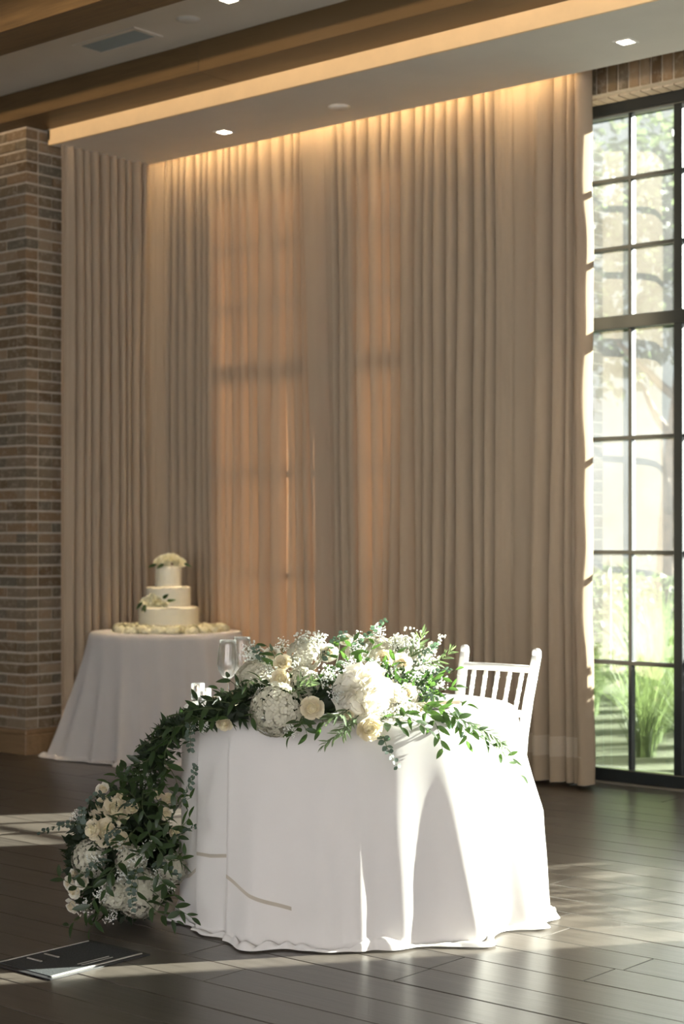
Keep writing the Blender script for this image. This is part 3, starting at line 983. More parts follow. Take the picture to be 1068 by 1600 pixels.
for q in (0.052, 0.070):
    MB().box((hx1 - q - 0.005, hy0 + 0.17, 0.0050), (hx1 - q, hy0 + 0.30, 0.0074)).build('slot_trim', M_steel, t)
for yy in (hy0 + 0.12, hy0 + 0.19):
    MB().box((hx0 + 0.045, yy, 0.0050), (hx0 + 0.115, yy + 0.016, 0.0062)).build('cable_flap', M_hole, t)
    MB().box((hx0 + 0.045, yy - 0.007, 0.0050), (hx0 + 0.115, yy, 0.0085)).build('flap_edge', M_steel, t)

# ------------------------------------------------------------------ leaves and petals (unit meshes, +Y along the leaf)
def leaf_mesh(name, mat, wmax, peak=0.42, fold=0.25, curl=0.25, n=6, tip=0.0, twist=0.0):
    rows = []
    for i in range(n + 1):
        u = i / n
        wd_ = wmax * (math.sin(PI * u ** (math.log(0.5) / math.log(peak)))) ** 0.8 if 0 < u < 1 else 0.0
        wd_ = max(wd_, 0.012 if u == 0 else tip)
        z = -curl * u * u + 0.08 * u
        a = twist * u
        rows.append([(-wd_ * math.cos(a), u, z + fold * wd_ - wd_ * math.sin(a)), (0, u, z), (wd_ * math.cos(a), u, z + fold * wd_ + wd_ * math.sin(a))])
    return MB().grid(rows).mesh(name, mat, True)


RUS = [leaf_mesh('ruscus_leaf', M_leaf, w_, pk, fo, cu, 6, 0, tw) for w_, pk, fo, cu, tw in ((0.17, 0.40, 0.3, 0.30, 0.2), (0.20, 0.42, 0.25, 0.12, -0.3), (0.145, 0.38, 0.35, 0.45, 0.4), (0.18, 0.45, 0.2, -0.12, 0.1))]
EUC = [leaf_mesh('eucalyptus_leaf', M_euca, w_, 0.5, 0.15, cu, 5, 0.03) for w_, cu in ((0.40, 0.15), (0.46, -0.1), (0.34, 0.2))]
OLI = [leaf_mesh('olive_leaf', M_olive, w_, 0.45, 0.3, cu, 5) for w_, cu in ((0.095, 0.2), (0.08, -0.1), (0.11, 0.35))]
GRS = None


def curve_path(p, d, L, droop, wob=0.15, n=9, bend=None):
    pts = [Vector(p)]
    d = Vector(d).normalized()
    for i in range(n):
        d = (d + Vector((0, 0, -droop / n)) + rvec() * wob / n * 1.6 + (Vector(bend) / n if bend else Vector())).normalized()
        pts.append(pts[-1] + d * (L / n))
    return pts


def smooth_path(pts, n=12):
    pts = [Vector(p) for p in pts]
    out = []
    m = len(pts) - 1
    for i in range(n + 1):
        u = i / n * m
        k = min(int(u), m - 1)
        f_ = u - k
        p0, p1, p2, p3 = pts[max(k - 1, 0)], pts[k], pts[k + 1], pts[min(k + 2, m)]
        out.append(0.5 * ((2 * p1) + (p2 - p0) * f_ + (2 * p0 - 5 * p1 + 4 * p2 - p3) * f_ ** 2 + (3 * p1 - p0 - 3 * p2 + p3) * f_ ** 3))
    return out


def sprig(parent, name, pts, leaves, lname, step, size, ang=(35, 65), opp=False, stem=0.0016, start=0.12, face=None):
    """a stem as one part, each leaf a sub-part of it"""
    L = sum((pts[i + 1] - pts[i]).length for i in range(len(pts) - 1))
    o = MB().tube(pts, [stem * (1 - 0.6 * i / (len(pts) - 1)) for i in range(len(pts))], 5).build(name, M_stem, parent, True, origin=pts[0])
    s_ = L * start
    k = 0
    side0 = rvec()
    while s_ <= L * 1.001:
        u = s_ / L * (len(pts) - 1)
        i = min(int(u), len(pts) - 2)
        p = pts[i].lerp(pts[i + 1], u - i)
        t = (pts[i + 1] - pts[i]).normalized()
        ref = Vector(face) if face else (Vector((0, 0, 1)) * 0.8 - FW * 0.5)
        sd = t.cross(ref)
        if sd.length < 0.1: sd = t.cross(side0)
        sd.normalize()
        nr = sd.cross(t)
        sides = (1, -1) if opp else ((1,) if k % 2 else (-1,))
        for q in sides:
            a = math.radians(rnd(*ang))
            last = s_ > L * 0.96
            if last: a *= 0.3
            roll = rnd(-0.6, 0.6)
            d = t * math.cos(a) + (sd * q * math.cos(roll) + nr * math.sin(roll)) * math.sin(a) + rvec() * 0.12
            nn = nr + rvec() * 0.45
            sz = rnd(*size) * (1 - 0.35 * (s_ / L))
            inst(lname, random.choice(leaves), o, frame(p, d, nn, sz))
        s_ += step * rnd(0.8, 1.2)
        k += 1
    return o


def petal_rows(R, H, span, flare, curl, nu=6, nv=4, tilt=0.0, ruff=0.0, seed=0.0):
    """cupped petal on a bowl of radius R, height H; +Z is the flower's axis, petal stands at +X"""
    rows = []
    for j in range(nv + 1):
        v = j / nv
        row_ = []
        for i in range(nu + 1):
            u = i / nu * 2 - 1
            wv = (1 - 0.62 * (1 - v) ** 1.6) * (1 - 0.55 * max(0, v - 0.62) ** 1.0 * abs(u) ** 2 * 2)
            a = u * span * wv
            r = R * (0.22 + 0.78 * math.sin(min(1, v * 0.95) * PI / 2) ** 0.8) + flare * v ** 3
            zz = H * v * (1 - 0.20 * abs(u) ** 3 * v) - curl * max(0, v - 0.72) ** 1.5 * 6
            rf = ruff * v * math.sin(u * 7 + seed)
            x_, y_ = (r + rf) * math.cos(a), (r + rf) * math.sin(a)
            row_.append((x_ + tilt * zz, y_, zz + rf * 0.5))
        rows.append(row_)
    return rows


def rose_meshes(name, mat, matc):
    """heart mesh plus one outer petal, unit radius about 1"""
    m = MB()
    g = 0
    for R, H, sp in ((0.07, 0.90, 1.8), (0.12, 0.94, 1.6), (0.18, 0.97, 1.45), (0.25, 0.98, 1.3), (0.32, 0.98, 1.15), (0.39, 0.96, 1.05)):
        for k in range(3):
            rows = petal_rows(R, H, sp, 0.0, -0.0, 6, 4)
            M = Matrix.Rotation(g, 4, 'Z')
            m.grid([[tuple(M @ Vector(p)) for p in r] for r in rows])
            g += 2.4
    m.lathe([(0.0, 0.84), (0.05, 0.83), (0.15, 0.76), (0.30, 0.66), (0.46, 0.52), (0.52, 0.25)], 12)
    core = m.mesh(name + '_heart', matc, True)
    m = MB()
    for R, H, sp, fl, cu in ((0.46, 0.93, 0.95, 0.05, 0.01), (0.55, 0.90, 0.9, 0.09, 0.03), (0.66, 0.86, 0.85, 0.13, 0.05)):
        for k in range(3):
            rows = petal_rows(R, H, sp, fl, cu, 6, 5)
            M = Matrix.Rotation(g, 4, 'Z')
            m.grid([[tuple(M @ Vector(p)) for p in r] for r in rows])
            g += 2.4
    inner = m.mesh(name + '_petals', mat, True)
    outer = MB().grid(petal_rows(0.76, 0.80, 0.80, 0.20, 0.09, 6, 5, ruff=0.02)).mesh('petal', mat, True)
    return core, inner, outer


ROSE = rose_meshes('rose', M_rose, M_rosec)
ROSEW = rose_meshes('rose', M_peony, M_rose)


def rose(parent, p, axis, r, kind=None, name='rose'):
    core, inner, outer = kind or ROSE
    M = frame(p, Vector(axis).cross(rvec()), axis, r)     # +Z along axis
    z = Vector(axis).normalized()
    x = z.cross(rvec()).normalized()
    yv = z.cross(x)
    M = Matrix(((x.x, yv.x, z.x, p[0]), (x.y, yv.y, z.y, p[1]), (x.z, yv.z, z.z, p[2]), (0, 0, 0, 1))) @ Matrix.Diagonal((r, r, r, 1)) @ Matrix.Translation((0, 0, -0.55))
    o = inst(name, inner, parent, M)
    inst('heart', core, o, M)
    for k in range(6):
        inst('petal', outer, o, M @ Matrix.Rotation(k * 2 * PI / 6 + rnd(-0.15, 0.15), 4, 'Z') @ Matrix.Rotation(rnd(-0.05, 0.22), 4, 'Y'))
    return o


def bud(parent, p, axis, r, name='rose_bud'):
    return None


def blossom_ball(n, fr, mat, name, squash=0.8, npet=4, fill=0.72):
    """hydrangea head: many four-petalled florets over a dome, unit radius"""
    m = MB()
    ga = PI * (3 - 5 ** 0.5)
    for i in range(n):
        zz = 1 - (i + 0.5) / n * 1.55
        rr = math.sqrt(max(0, 1 - zz * zz))
        d = Vector((rr * math.cos(ga * i), rr * math.sin(ga * i), zz))
        d = (d + rvec() * 0.10).normalized()
        c = Vector((d.x, d.y, d.z * squash)) * (1 + rnd(-0.17, 0.06))
        t0 = d.cross(rvec()).normalized()
        t1 = d.cross(t0)
        dd = (d + rvec() * 0.45).normalized()
        for k in range(npet):
            a = 2 * PI * k / npet + rnd(-0.12, 0.12)
            e = t0 * math.cos(a) + t1 * math.sin(a)
            s_ = t1 * math.cos(a) - t0 * math.sin(a)
            L = fr * rnd(0.85, 1.15)
            up = dd * (0.42 * L)
            m.add([c, c + e * L * 0.55 - s_ * L * fill * 0.62 + up * 0.7, c + e * L + up * rnd(-0.3, 0.6), c + e * L * 0.55 + s_ * L * fill * 0.62 + up * 0.7], [(0, 1, 2, 3)])
    # inner dome so that one does not see through the head
    m.lathe([(0.0, -0.40), (0.4, -0.25), (0.58, 0.05), (0.50, 0.28), (0.25, 0.44), (0.0, 0.48)], 14)
    return m.mesh(name, mat, True)


HYD = [blossom_ball(270, 0.165, M_hyd, 'hydrangea') for _ in range(2)]


def peony_mesh():
    core, outer = MB(), MB()
    ga = PI * (3 - 5 ** 0.5)
    n = 95
    for i in range(n):
        zz = 1 - (i + 0.5) / n * 1.35
        rr = math.sqrt(max(0, 1 - zz * zz))
        d = Vector((rr * math.cos(ga * i), rr * math.sin(ga * i), zz)).normalized()
        d = (d + rvec() * 0.15).normalized()
        tan = d.cross(rvec()).normalized()
        L = rnd(0.34, 0.48)
        base = d * 0.52
        b = tan.cross(d)
        rows = []
        lean = rnd(0.15, 0.55)
        for j in range(4):
            v = j / 3
            row_ = []
            for q in range(5):
                u = q / 4 * 2 - 1
                wv = L * 0.62 * (0.45 + 0.75 * math.sin(PI * min(1, 0.15 + v * 0.75)))
                rf = 0.03 * math.sin(u * 6 + i) * v
                p = base + d * (L * v * (1 - 0.10 * u * u)) + tan * (wv * u) + b * (lean * L * v * v + 0.16 * L * u * u * (1 - v) + rf)
                row_.append(tuple(p))
            rows.append(row_)
        core.grid(rows)
    core.lathe([(0.0, -0.4), (0.45, -0.25), (0.6, 0.1), (0.5, 0.4), (0.0, 0.6)], 12)
    return core.mesh('peony_petals', M_peony, True), MB().grid(petal_rows(0.86, 0.60, 0.62, 0.22, 0.04, 7, 5, ruff=0.035)).mesh('petal', M_peony, True)


PEO, PEOP = peony_mesh()


def axis_frame(p, axis, r, off=0.0):
    z = Vector(axis).normalized()
    x = z.cross(rvec()).normalized()
    yv = z.cross(x)
    return Matrix(((x.x, yv.x, z.x, p[0]), (x.y, yv.y, z.y, p[1]), (x.z, yv.z, z.z, p[2]), (0, 0, 0, 1))) @ Matrix.Diagonal((r, r, r, 1)) @ Matrix.Translation((0, 0, off))


def hydrangea(parent, p, axis, r):
    return inst('hydrangea', random.choice(HYD), parent, axis_frame(p, axis, r, 0.0))


def peony(parent, p, axis, r):
    M = axis_frame(p, axis, r)
    o = inst('peony', PEO, parent, M)
    for k in range(7):
        inst('petal', PEOP, o, M @ Matrix.Rotation(k * 2 * PI / 7 + rnd(-0.1, 0.1), 4, 'Z') @ Matrix.Translation((0, 0, -0.45)) @ Matrix.Rotation(rnd(0.0, 0.3), 4, 'Y'))
    return o


def gyp_mesh(n, seed):
    r = random.Random(seed)
    bl, st = MB(), MB()
    bm0 = bmesh.new(); bmesh.ops.create_icosphere(bm0, subdivisions=1, radius=1)
    bm0.verts.index_update()
    vs = [v.co.copy() for v in bm0.verts]; fs = [[v.index for v in f.verts] for f in bm0.faces]
    bm0.free()
    for i in range(n):
        while True:
            q = Vector((r.uniform(-1, 1), r.uniform(-1, 1), r.uniform(-0.6, 1)))
            if q.length < 1: break
        q = q * (0.55 + 0.45 * q.length)
        rad = r.uniform(0.055, 0.105)
        bl.add([q + v * rad for v in vs], fs)
        if i % 2 == 0:
            st.tube([Vector((0, 0, -1.0)), q * 0.4 + Vector((0, 0, -0.35)), q], 0.010, 3, cap=False)
    return bl.mesh('filler_blossoms', M_gyp, True), st.mesh('filler_stems', M_stem)


GYP = [gyp_mesh(90, 1), gyp_mesh(70, 2), gyp_mesh(110, 3)]


def gyps(parent, p, axis, r):
    b, st = random.choice(GYP)
    M = axis_frame(p, axis, r)
    o = inst('filler_flowers', b, parent, M, kind='stuff')
    inst('stems', st, o, M)
    return o


def filler(parent, name, pos_fn, n, size, mat=None):
    m = MB()
    for i in range(n):
        p, nrm = pos_fn()
        d = (nrm + rvec() * 0.9).normalized()
        M = frame(p, d, rvec(), rnd(*size))
        w_ = rnd(0.16, 0.26)
        m.add([M @ Vector(q) for q in ((0, 0, 0), (-w_, 0.42, 0.05), (0, 0.5, 0), (w_, 0.42, 0.05), (0, 1, -0.08))], [(0, 2, 1), (0, 3, 2), (1, 2, 4), (2, 3, 4)])
    return m.build(name, mat or M_fill, parent, True, kind='stuff')


TOC = -FW                       # towards the camera
UP = Vector((0, 0, 1))

# ------------------------------------------------------------------ garland over the head table
gar = empty('flower_garland', (TC + TOC * 0.45 + Vector((0, 0, TTOP))), 'long garland of white flowers and greenery draped over the round table', 'flowers')
spine = smooth_path([P(232, 1195, 5.74), P(262, 1150, 5.66), P(305, 1130, 5.61), P(345, 1120, 5.56), P(400, 1100, 5.58), P(470, 1094, 5.57), P(540, 1088, 5.58), P(610, 1082, 5.65), P(665, 1080, 5.78)], 40)
srad = [0.033, 0.035, 0.036, 0.042, 0.068, 0.085, 0.085, 0.08, 0.05]


def spine_pt():
    u = rnd(0, 40)
    i = min(int(u), 39)
    c = spine[i].lerp(spine[i + 1], u - i)
    k = u / 40 * 8
    j = min(int(k), 7)
    R = srad[j] * (1 - (k - j)) + srad[j + 1] * (k - j)
    d = rvec()
    if d.z < -0.4: d.z *= -1
    return c + d * R * rnd(0.55, 1.0), d


filler(gar, 'filler_leaves', spine_pt, 1700, (0.024, 0.050))
bs = MB()
bs.tube([p + Vector((0, 0, -0.01)) for p in spine], [(srad[min(int(i / 5), 7)] * (1 - (i / 5 - min(int(i / 5), 7))) + srad[min(int(i / 5), 7) + 1] * (i / 5 - min(int(i / 5), 7))) * 0.5 for i in range(41)], 8)
bs.build('foam_core', M_fill, gar, True)

# hydrangeas, peonies and roses: photo position, depth, radius in pixels, axis offset (right, up)
px = lambda r, Z: r / FPX * Z
for x, y, r, Z, ax in ((433, 1110, 42, 5.47, (-0.15, -0.15)), (398, 1064, 31, 5.62, (-0.3, 0.5)), (473, 1068, 25, 5.56, (0, 0.2)), (475, 1024, 27, 5.74, (0, 0.9)), (590, 1020, 27, 5.84, (0.1, 1.0)), (648, 1042, 24, 5.86, (0.5, 0.9)), (622, 1012, 20, 5.90, (0.2, 1.0)), (556, 1016, 17, 5.88, (0, 1.0)), (640, 1090, 20, 5.66, (0.5, 0.3))):
    hydrangea(gar, P(x, y, Z), TOC + RT * ax[0] + UP * ax[1], px(r, Z))
for x, y, r, Z, ax in ((566, 1080, 42, 5.50, (0.05, 0.15)), (612, 1092, 27, 5.58, (0.3, 0.1))):
    peony(gar, P(x, y, Z), TOC + RT * ax[0] + UP * ax[1], px(r, Z))
for x, y, r, Z, ax, kd in ((487, 1106, 19, 5.43, (0.0, 0.15), 0), (577, 1138, 22, 5.43, (0.35, -0.25), 0), (441, 1036, 15, 5.62, (-0.2, 0.5), 0), (438, 1060, 16, 5.52, (-0.2, 0.1), 0),
                           (350, 1131, 14, 5.47, (-0.2, -0.7), 0), (512, 1020, 17, 5.74, (0.1, 0.8), 1), (600, 1030, 16, 5.72, (0.1, 0.3), 0), (628, 1036, 17, 5.70, (0.3, 0.4), 1),
                           (634, 1084, 19, 5.62, (0.4, 0.2), 1), (425, 1022, 14, 5.72, (0, 0.9), 1), (540, 1000, 12, 5.80, (0.1, 0.9), 1), (334, 1098, 11, 5.60, (-0.3, 0.7), 0), (365, 1092, 12, 5.56, (-0.2, 0.3), 0),
                           (384, 1050, 13, 5.70, (-0.5, 0.6), 1), (655, 1108, 12, 5.62, (0.5, -0.3), 1), (575, 1005, 14, 5.85, (0, 0.9), 1), (545, 1118, 9, 5.44, (0.1, -0.4), 0)):
    rose(gar, P(x, y, Z), TOC + RT * ax[0] + UP * ax[1], px(r, Z), (ROSE, ROSEW)[kd])
for x, y, r, Z, ax in ((393, 1022, 21, 5.76, (-0.2, 1)), (480, 1004, 24, 5.76, (0, 1.2)), (512, 1058, 22, 5.55, (0, 0.5)), (640, 1004, 25, 5.86, (0.3, 1.2)), (665, 1030, 22, 5.86, (0.7, 0.9)), (652, 1065, 24, 5.74, (0.7, 0.4)),
                       (318, 1133, 13, 5.52, (-0.2, -0.6)), (454, 1140, 15, 5.42, (0.2, -0.4)), (622, 1116, 15, 5.50, (0.3, -0.5)), (590, 985, 14, 5.90, (0, 1)), (440, 1010, 16, 5.76, (-0.2, 1)), (402, 1030, 16, 5.72, (-0.2, 1)), (600, 1112, 14, 5.47, (0.2, -0.2)),
                       (560, 1020, 18, 5.74, (0, 0.8)), (298, 1135, 9, 5.55, (-0.4, -0.5)), (524, 1085, 15, 5.48, (0.1, 0.1)), (620, 1010, 20, 5.84, (0.2, 1)), (655, 1045, 20, 5.80, (0.6, 0.7)), (672, 1050, 16, 5.84, (0.8, 0.6)), (610, 1055, 18, 5.66, (0.2, 0.5)), (640, 1060, 18, 5.68, (0.4, 0.4)), (560, 1000, 15, 5.86, (0, 1)), (500, 1000, 15, 5.84, (0, 1)), (455, 1035, 16, 5.68, (-0.1, 0.7)), (420, 1050, 15, 5.60, (-0.2, 0.6)), (630, 1100, 16, 5.54, (0.3, -0.1)), (645, 1112, 14, 5.56, (0.5, -0.2)), (590, 1040, 16, 5.66, (0.1, 0.6)), (545, 1040, 14, 5.62, (0, 0.6)), (410, 1085, 13, 5.50, (-0.2, 0.2)), (685, 1066, 16, 5.80, (0.9, 0.3))):
    gyps(gar, P(x, y, Z), TOC + RT * ax[0] + UP * ax[1], px(r, Z))
# white stock spike leaning out at the upper right
sp_ = smooth_path([P(655, 1030, 5.86), P(672, 1015, 5.87), P(690, 994, 5.88)], 10)
ob = MB().tube(sp_, 0.002, 5).build('flower_spike', M_stem, gar, True, origin=sp_[0])
for i, p in enumerate(sp_[1:]):
    for q in range(3):
        inst('floret', ROSEW[2], ob, axis_frame(p + rvec() * 0.008, TOC + rvec() * 0.9 + UP * 0.4, 0.016 * (1.15 - 0.05 * i)))

# ruscus stems
def ray_sprigs(lst, parent, leaves, name, lname, **kw):
    for a in lst:
        pts = smooth_path([P(*q) for q in a[0]], a[1] if len(a) > 1 else 10)
        sprig(parent, name, pts, leaves, lname, **kw)


ray_sprigs([
    ([(650, 1072, 5.72), (688, 1060, 5.70), (718, 1042, 5.70)],),
    ([(655, 1085, 5.70), (690, 1078, 5.66), (712, 1072, 5.66)],),
    ([(640, 1095, 5.66), (690, 1106, 5.60), (735, 1100, 5.58)],),
    ([(650, 1095, 5.64), (700, 1115, 5.56), (745, 1140, 5.52), (812, 1212, 5.52)], 16),
    ([(700, 1118, 5.58), (748, 1150, 5.53), (800, 1185, 5.52)], 12),
    ([(655, 1105, 5.60), (680, 1130, 5.53), (692, 1175, 5.51)],),
    ([(625, 1110, 5.52), (650, 1128, 5.46), (668, 1140, 5.46)],),
    ([(700, 1110, 5.58), (726, 1140, 5.54), (728, 1165, 5.53)],),
    ([(540, 1065, 5.60), (545, 1030, 5.64), (552, 1000, 5.66)],),
    ([(520, 1050, 5.60), (528, 1025, 5.66), (530, 1000, 5.70)],),
    ([(560, 1040, 5.66), (575, 1022, 5.70), (585, 1004, 5.74)],),
    ([(430, 1045, 5.62), (428, 1025, 5.66), (415, 1008, 5.68)],),
    ([(590, 1060, 5.66), (620, 1050, 5.66), (650, 1052, 5.66)],),
    ([(600, 1055, 5.66), (615, 1035, 5.68), (622, 1015, 5.70)],),
    ([(590, 1125, 5.47), (610, 1132, 5.43), (632, 1138, 5.43)],),
    ([(600, 1120, 5.46), (625, 1122, 5.44), (640, 1112, 5.46)],),
    ([(470, 1115, 5.46), (466, 1135, 5.41), (452, 1152, 5.41)],),
    ([(500, 1118, 5.45), (505, 1132, 5.41), (495, 1140, 5.41)],),
    ([(460, 1122, 5.45), (475, 1135, 5.41), (480, 1150, 5.41)],),
    ([(400, 1075, 5.56), (385, 1078, 5.50), (360, 1082, 5.48)],),
    ([(420, 1072, 5.52), (400, 1060, 5.47), (385, 1068, 5.45)],),
    ([(380, 1095, 5.50), (356, 1088, 5.48), (340, 1076, 5.50)],),
    ([(390, 1085, 5.50), (365, 1068, 5.50), (352, 1056, 5.52)],),
    ([(370, 1100, 5.50), (335, 1095, 5.46), (300, 1095, 5.46)],),
    ([(350, 1108, 5.50), (310, 1108, 5.46), (272, 1118, 5.50)],),
    ([(320, 1118, 5.52), (280, 1135, 5.54), (240, 1138, 5.58)],),
    ([(300, 1122, 5.55), (268, 1150, 5.58), (246, 1165, 5.60)],),
    ([(288, 1130, 5.58), (252, 1150, 5.60), (215, 1168, 5.64)],),
    ([(275, 1140, 5.60), (258, 1175, 5.60), (260, 1205, 5.62)],),
    ([(262, 1150, 5.62), (235, 1180, 5.64), (222, 1215, 5.68)],),
    ([(300, 1118, 5.52), (330, 1128, 5.44), (345, 1122, 5.42)],),
    ([(380, 1098, 5.52), (395, 1112, 5.44), (392, 1125, 5.42)],),
], gar, RUS, 'ruscus_stem', 'ruscus_leaf', step=0.024, size=(0.054, 0.074), opp=False)
ray_sprigs([
    ([(548, 1018, 5.80), (572, 995, 5.82), (604, 968, 5.84)], 12),
    ([(598, 1148, 5.45), (606, 1172, 5.42), (622, 1200, 5.42)], 12),
    ([(500, 1030, 5.72), (520, 1005, 5.74), (538, 988, 5.76)],),
    ([(296, 1128, 5.53), (297, 1150, 5.46), (298, 1175, 5.46)],),
    ([(655, 1060, 5.78), (685, 1050, 5.80), (705, 1045, 5.80)],),
    ([(640, 1050, 5.80), (668, 1020, 5.84), (682, 1008, 5.84)],),
    ([(640, 1092, 5.66), (672, 1090, 5.64), (695, 1088, 5.64)],),
    ([(620, 1060, 5.72), (655, 1075, 5.66), (685, 1080, 5.66)],),
    ([(690, 1125, 5.58), (712, 1135, 5.55), (722, 1152, 5.55)],),
    ([(420, 1045, 5.66), (405, 1025, 5.70), (398, 1010, 5.72)],),
], gar, EUC, 'eucalyptus_stem', 'eucalyptus_leaf', step=0.016, size=(0.020, 0.027), ang=(55, 85), opp=True, start=0.1)
ray_sprigs([
    ([(560, 1118, 5.47), (535, 1140, 5.40), (507, 1164, 5.38)],),
    ([(545, 1108, 5.46), (530, 1118, 5.40), (512, 1122, 5.40)],),
    ([(550, 1115, 5.46), (540, 1138, 5.40), (535, 1150, 5.38)],),
    ([(460, 1085, 5.50), (475, 1075, 5.43), (490, 1062, 5.42)],),
    ([(450, 1090, 5.48), (462, 1078, 5.42), (470, 1060, 5.42)],),
    ([(640, 1030, 5.82), (652, 1010, 5.84), (660, 990, 5.84)],),
    ([(650, 1040, 5.80), (690, 1030, 5.80), (705, 1015, 5.80)],),
    ([(720, 1125, 5.56), (770, 1150, 5.52), (790, 1168, 5.52)],),
], gar, OLI, 'olive_stem', 'olive_leaf', step=0.014, size=(0.042, 0.060), ang=(25, 50), opp=True)

# ------------------------------------------------------------------ floor arrangement at the garland's foot
FC = P(192, 1340, 5.92)
FC.z = 0.23
flo = empty('floor_arrangement', (FC.x, FC.y, 0), 'large mound of white flowers and dark greenery on the floor left of the table', 'flowers')


def mound_pt():
    d = rvec()
    c = FC + RT * (d.x * 0.190) + FW * (d.y * 0.16) + UP * (d.z * 0.22)
    c = FC + (c - FC) * rnd(0.5, 1.0)
    return c + Vector((0, 0, max(0, 0.03 - c.z))), (RT * d.x + FW * d.y + UP * d.z)


filler(flo, 'filler_leaves', mound_pt, 3000, (0.028, 0.062))
m = MB()
rows = []
for i in range(9):
    th = PI * i / 8
    rows.append([tuple(FC + RT * (0.115 * math.sin(th) * math.cos(q)) + FW * (0.115 * math.sin(th) * math.sin(q)) + UP * (-0.16 * math.cos(th) - 0.05)) for q in [2 * PI * k / 12 for k in range(12)]])
m.grid(rows, wrap=True).build('moss_core', M_fill, flo, True)
# greenery climbing from the mound to the table
cl = smooth_path([FC + UP * 0.16, P(215, 1235, 5.85), P(235, 1195, 5.80), P(262, 1160, 5.74)], 20)


def climb_pt():
    i = random.randrange(20)
    d = rvec()
    return cl[i] + d * rnd(0.02, 0.055), d


filler(flo, 'climbing_leaves', climb_pt, 420, (0.025, 0.05))
for x, y, r, Z, ax in ((216, 1394, 39, 5.77, (0.15, -0.1)), (140, 1342, 29, 5.80, (-0.6, 0.1)), (270, 1358, 23, 5.80, (0.5, 0)), (205, 1345, 24, 5.74, (0, 0.1)), (178, 1400, 24, 5.73, (-0.2, -0.3))):
    hydrangea(flo, P(x, y, Z), TOC + RT * ax[0] + UP * ax[1], px(r, Z))
for x, y, r, Z, ax, kd in ((182, 1264, 23, 5.82, (0.1, 0.7), 0), (150, 1284, 20, 5.86, (-0.6, 0.4), 0), (168, 1300, 24, 5.78, (-0.1, 0.3), 0), (145, 1296, 16, 5.78, (-0.7, 0.1), 0), (162, 1255, 14, 5.88, (-0.4, 0.9), 0), (160, 1233, 12, 5.86, (-0.4, 0.7), 1),
                           (262, 1248, 10, 5.82, (0.3, 0.3), 0), (246, 1240, 9, 5.82, (0, 0.5), 0), (258, 1272, 10, 5.80, (0.3, 0.2), 0), (274, 1300, 11, 5.82, (0.6, 0.1), 0), (118, 1366, 13, 5.82, (-0.8, 0.2), 1), (108, 1380, 12, 5.80, (-0.8, 0), 1),
                           (116, 1392, 14, 5.78, (-0.7, -0.2), 1), (112, 1416, 13, 5.78, (-0.7, -0.5), 1), (128, 1378, 12, 5.74, (-0.4, 0.1), 1), (185, 1312, 16, 5.74, (0.1, 0.2), 0), (206, 1262, 11, 5.80, (0.1, 0.5), 0), (190, 1244, 9, 5.84, (0, 0.7), 0)):
    rose(flo, P(x, y, Z), TOC + RT * ax[0] + UP * ax[1], px(r, Z), (ROSE, ROSEW)[kd])
for x, y, r, Z, ax in ((216, 1340, 20, 5.70, (0, 0.2)), (196, 1366, 18, 5.68, (0, 0)), (230, 1325, 15, 5.70, (0.2, 0.2)), (172, 1432, 13, 5.70, (-0.1, -0.5)), (132, 1418, 15, 5.73, (-0.4, -0.3)), (252, 1352, 15, 5.72, (0.3, 0)), (186, 1318, 14, 5.72, (0, 0.3)),
                       (226, 1216, 17, 5.78, (0, 0.8)), (244, 1376, 14, 5.70, (0.2, -0.1)), (122, 1276, 14, 5.86, (-0.8, 0.4)), (150, 1345, 18, 5.74, (-0.4, 0)), (160, 1395, 16, 5.69, (-0.2, -0.1)), (265, 1385, 10, 5.74, (0.5, -0.3))):
    gyps(flo, P(x, y, Z), TOC + RT * ax[0] + UP * ax[1], px(r, Z))
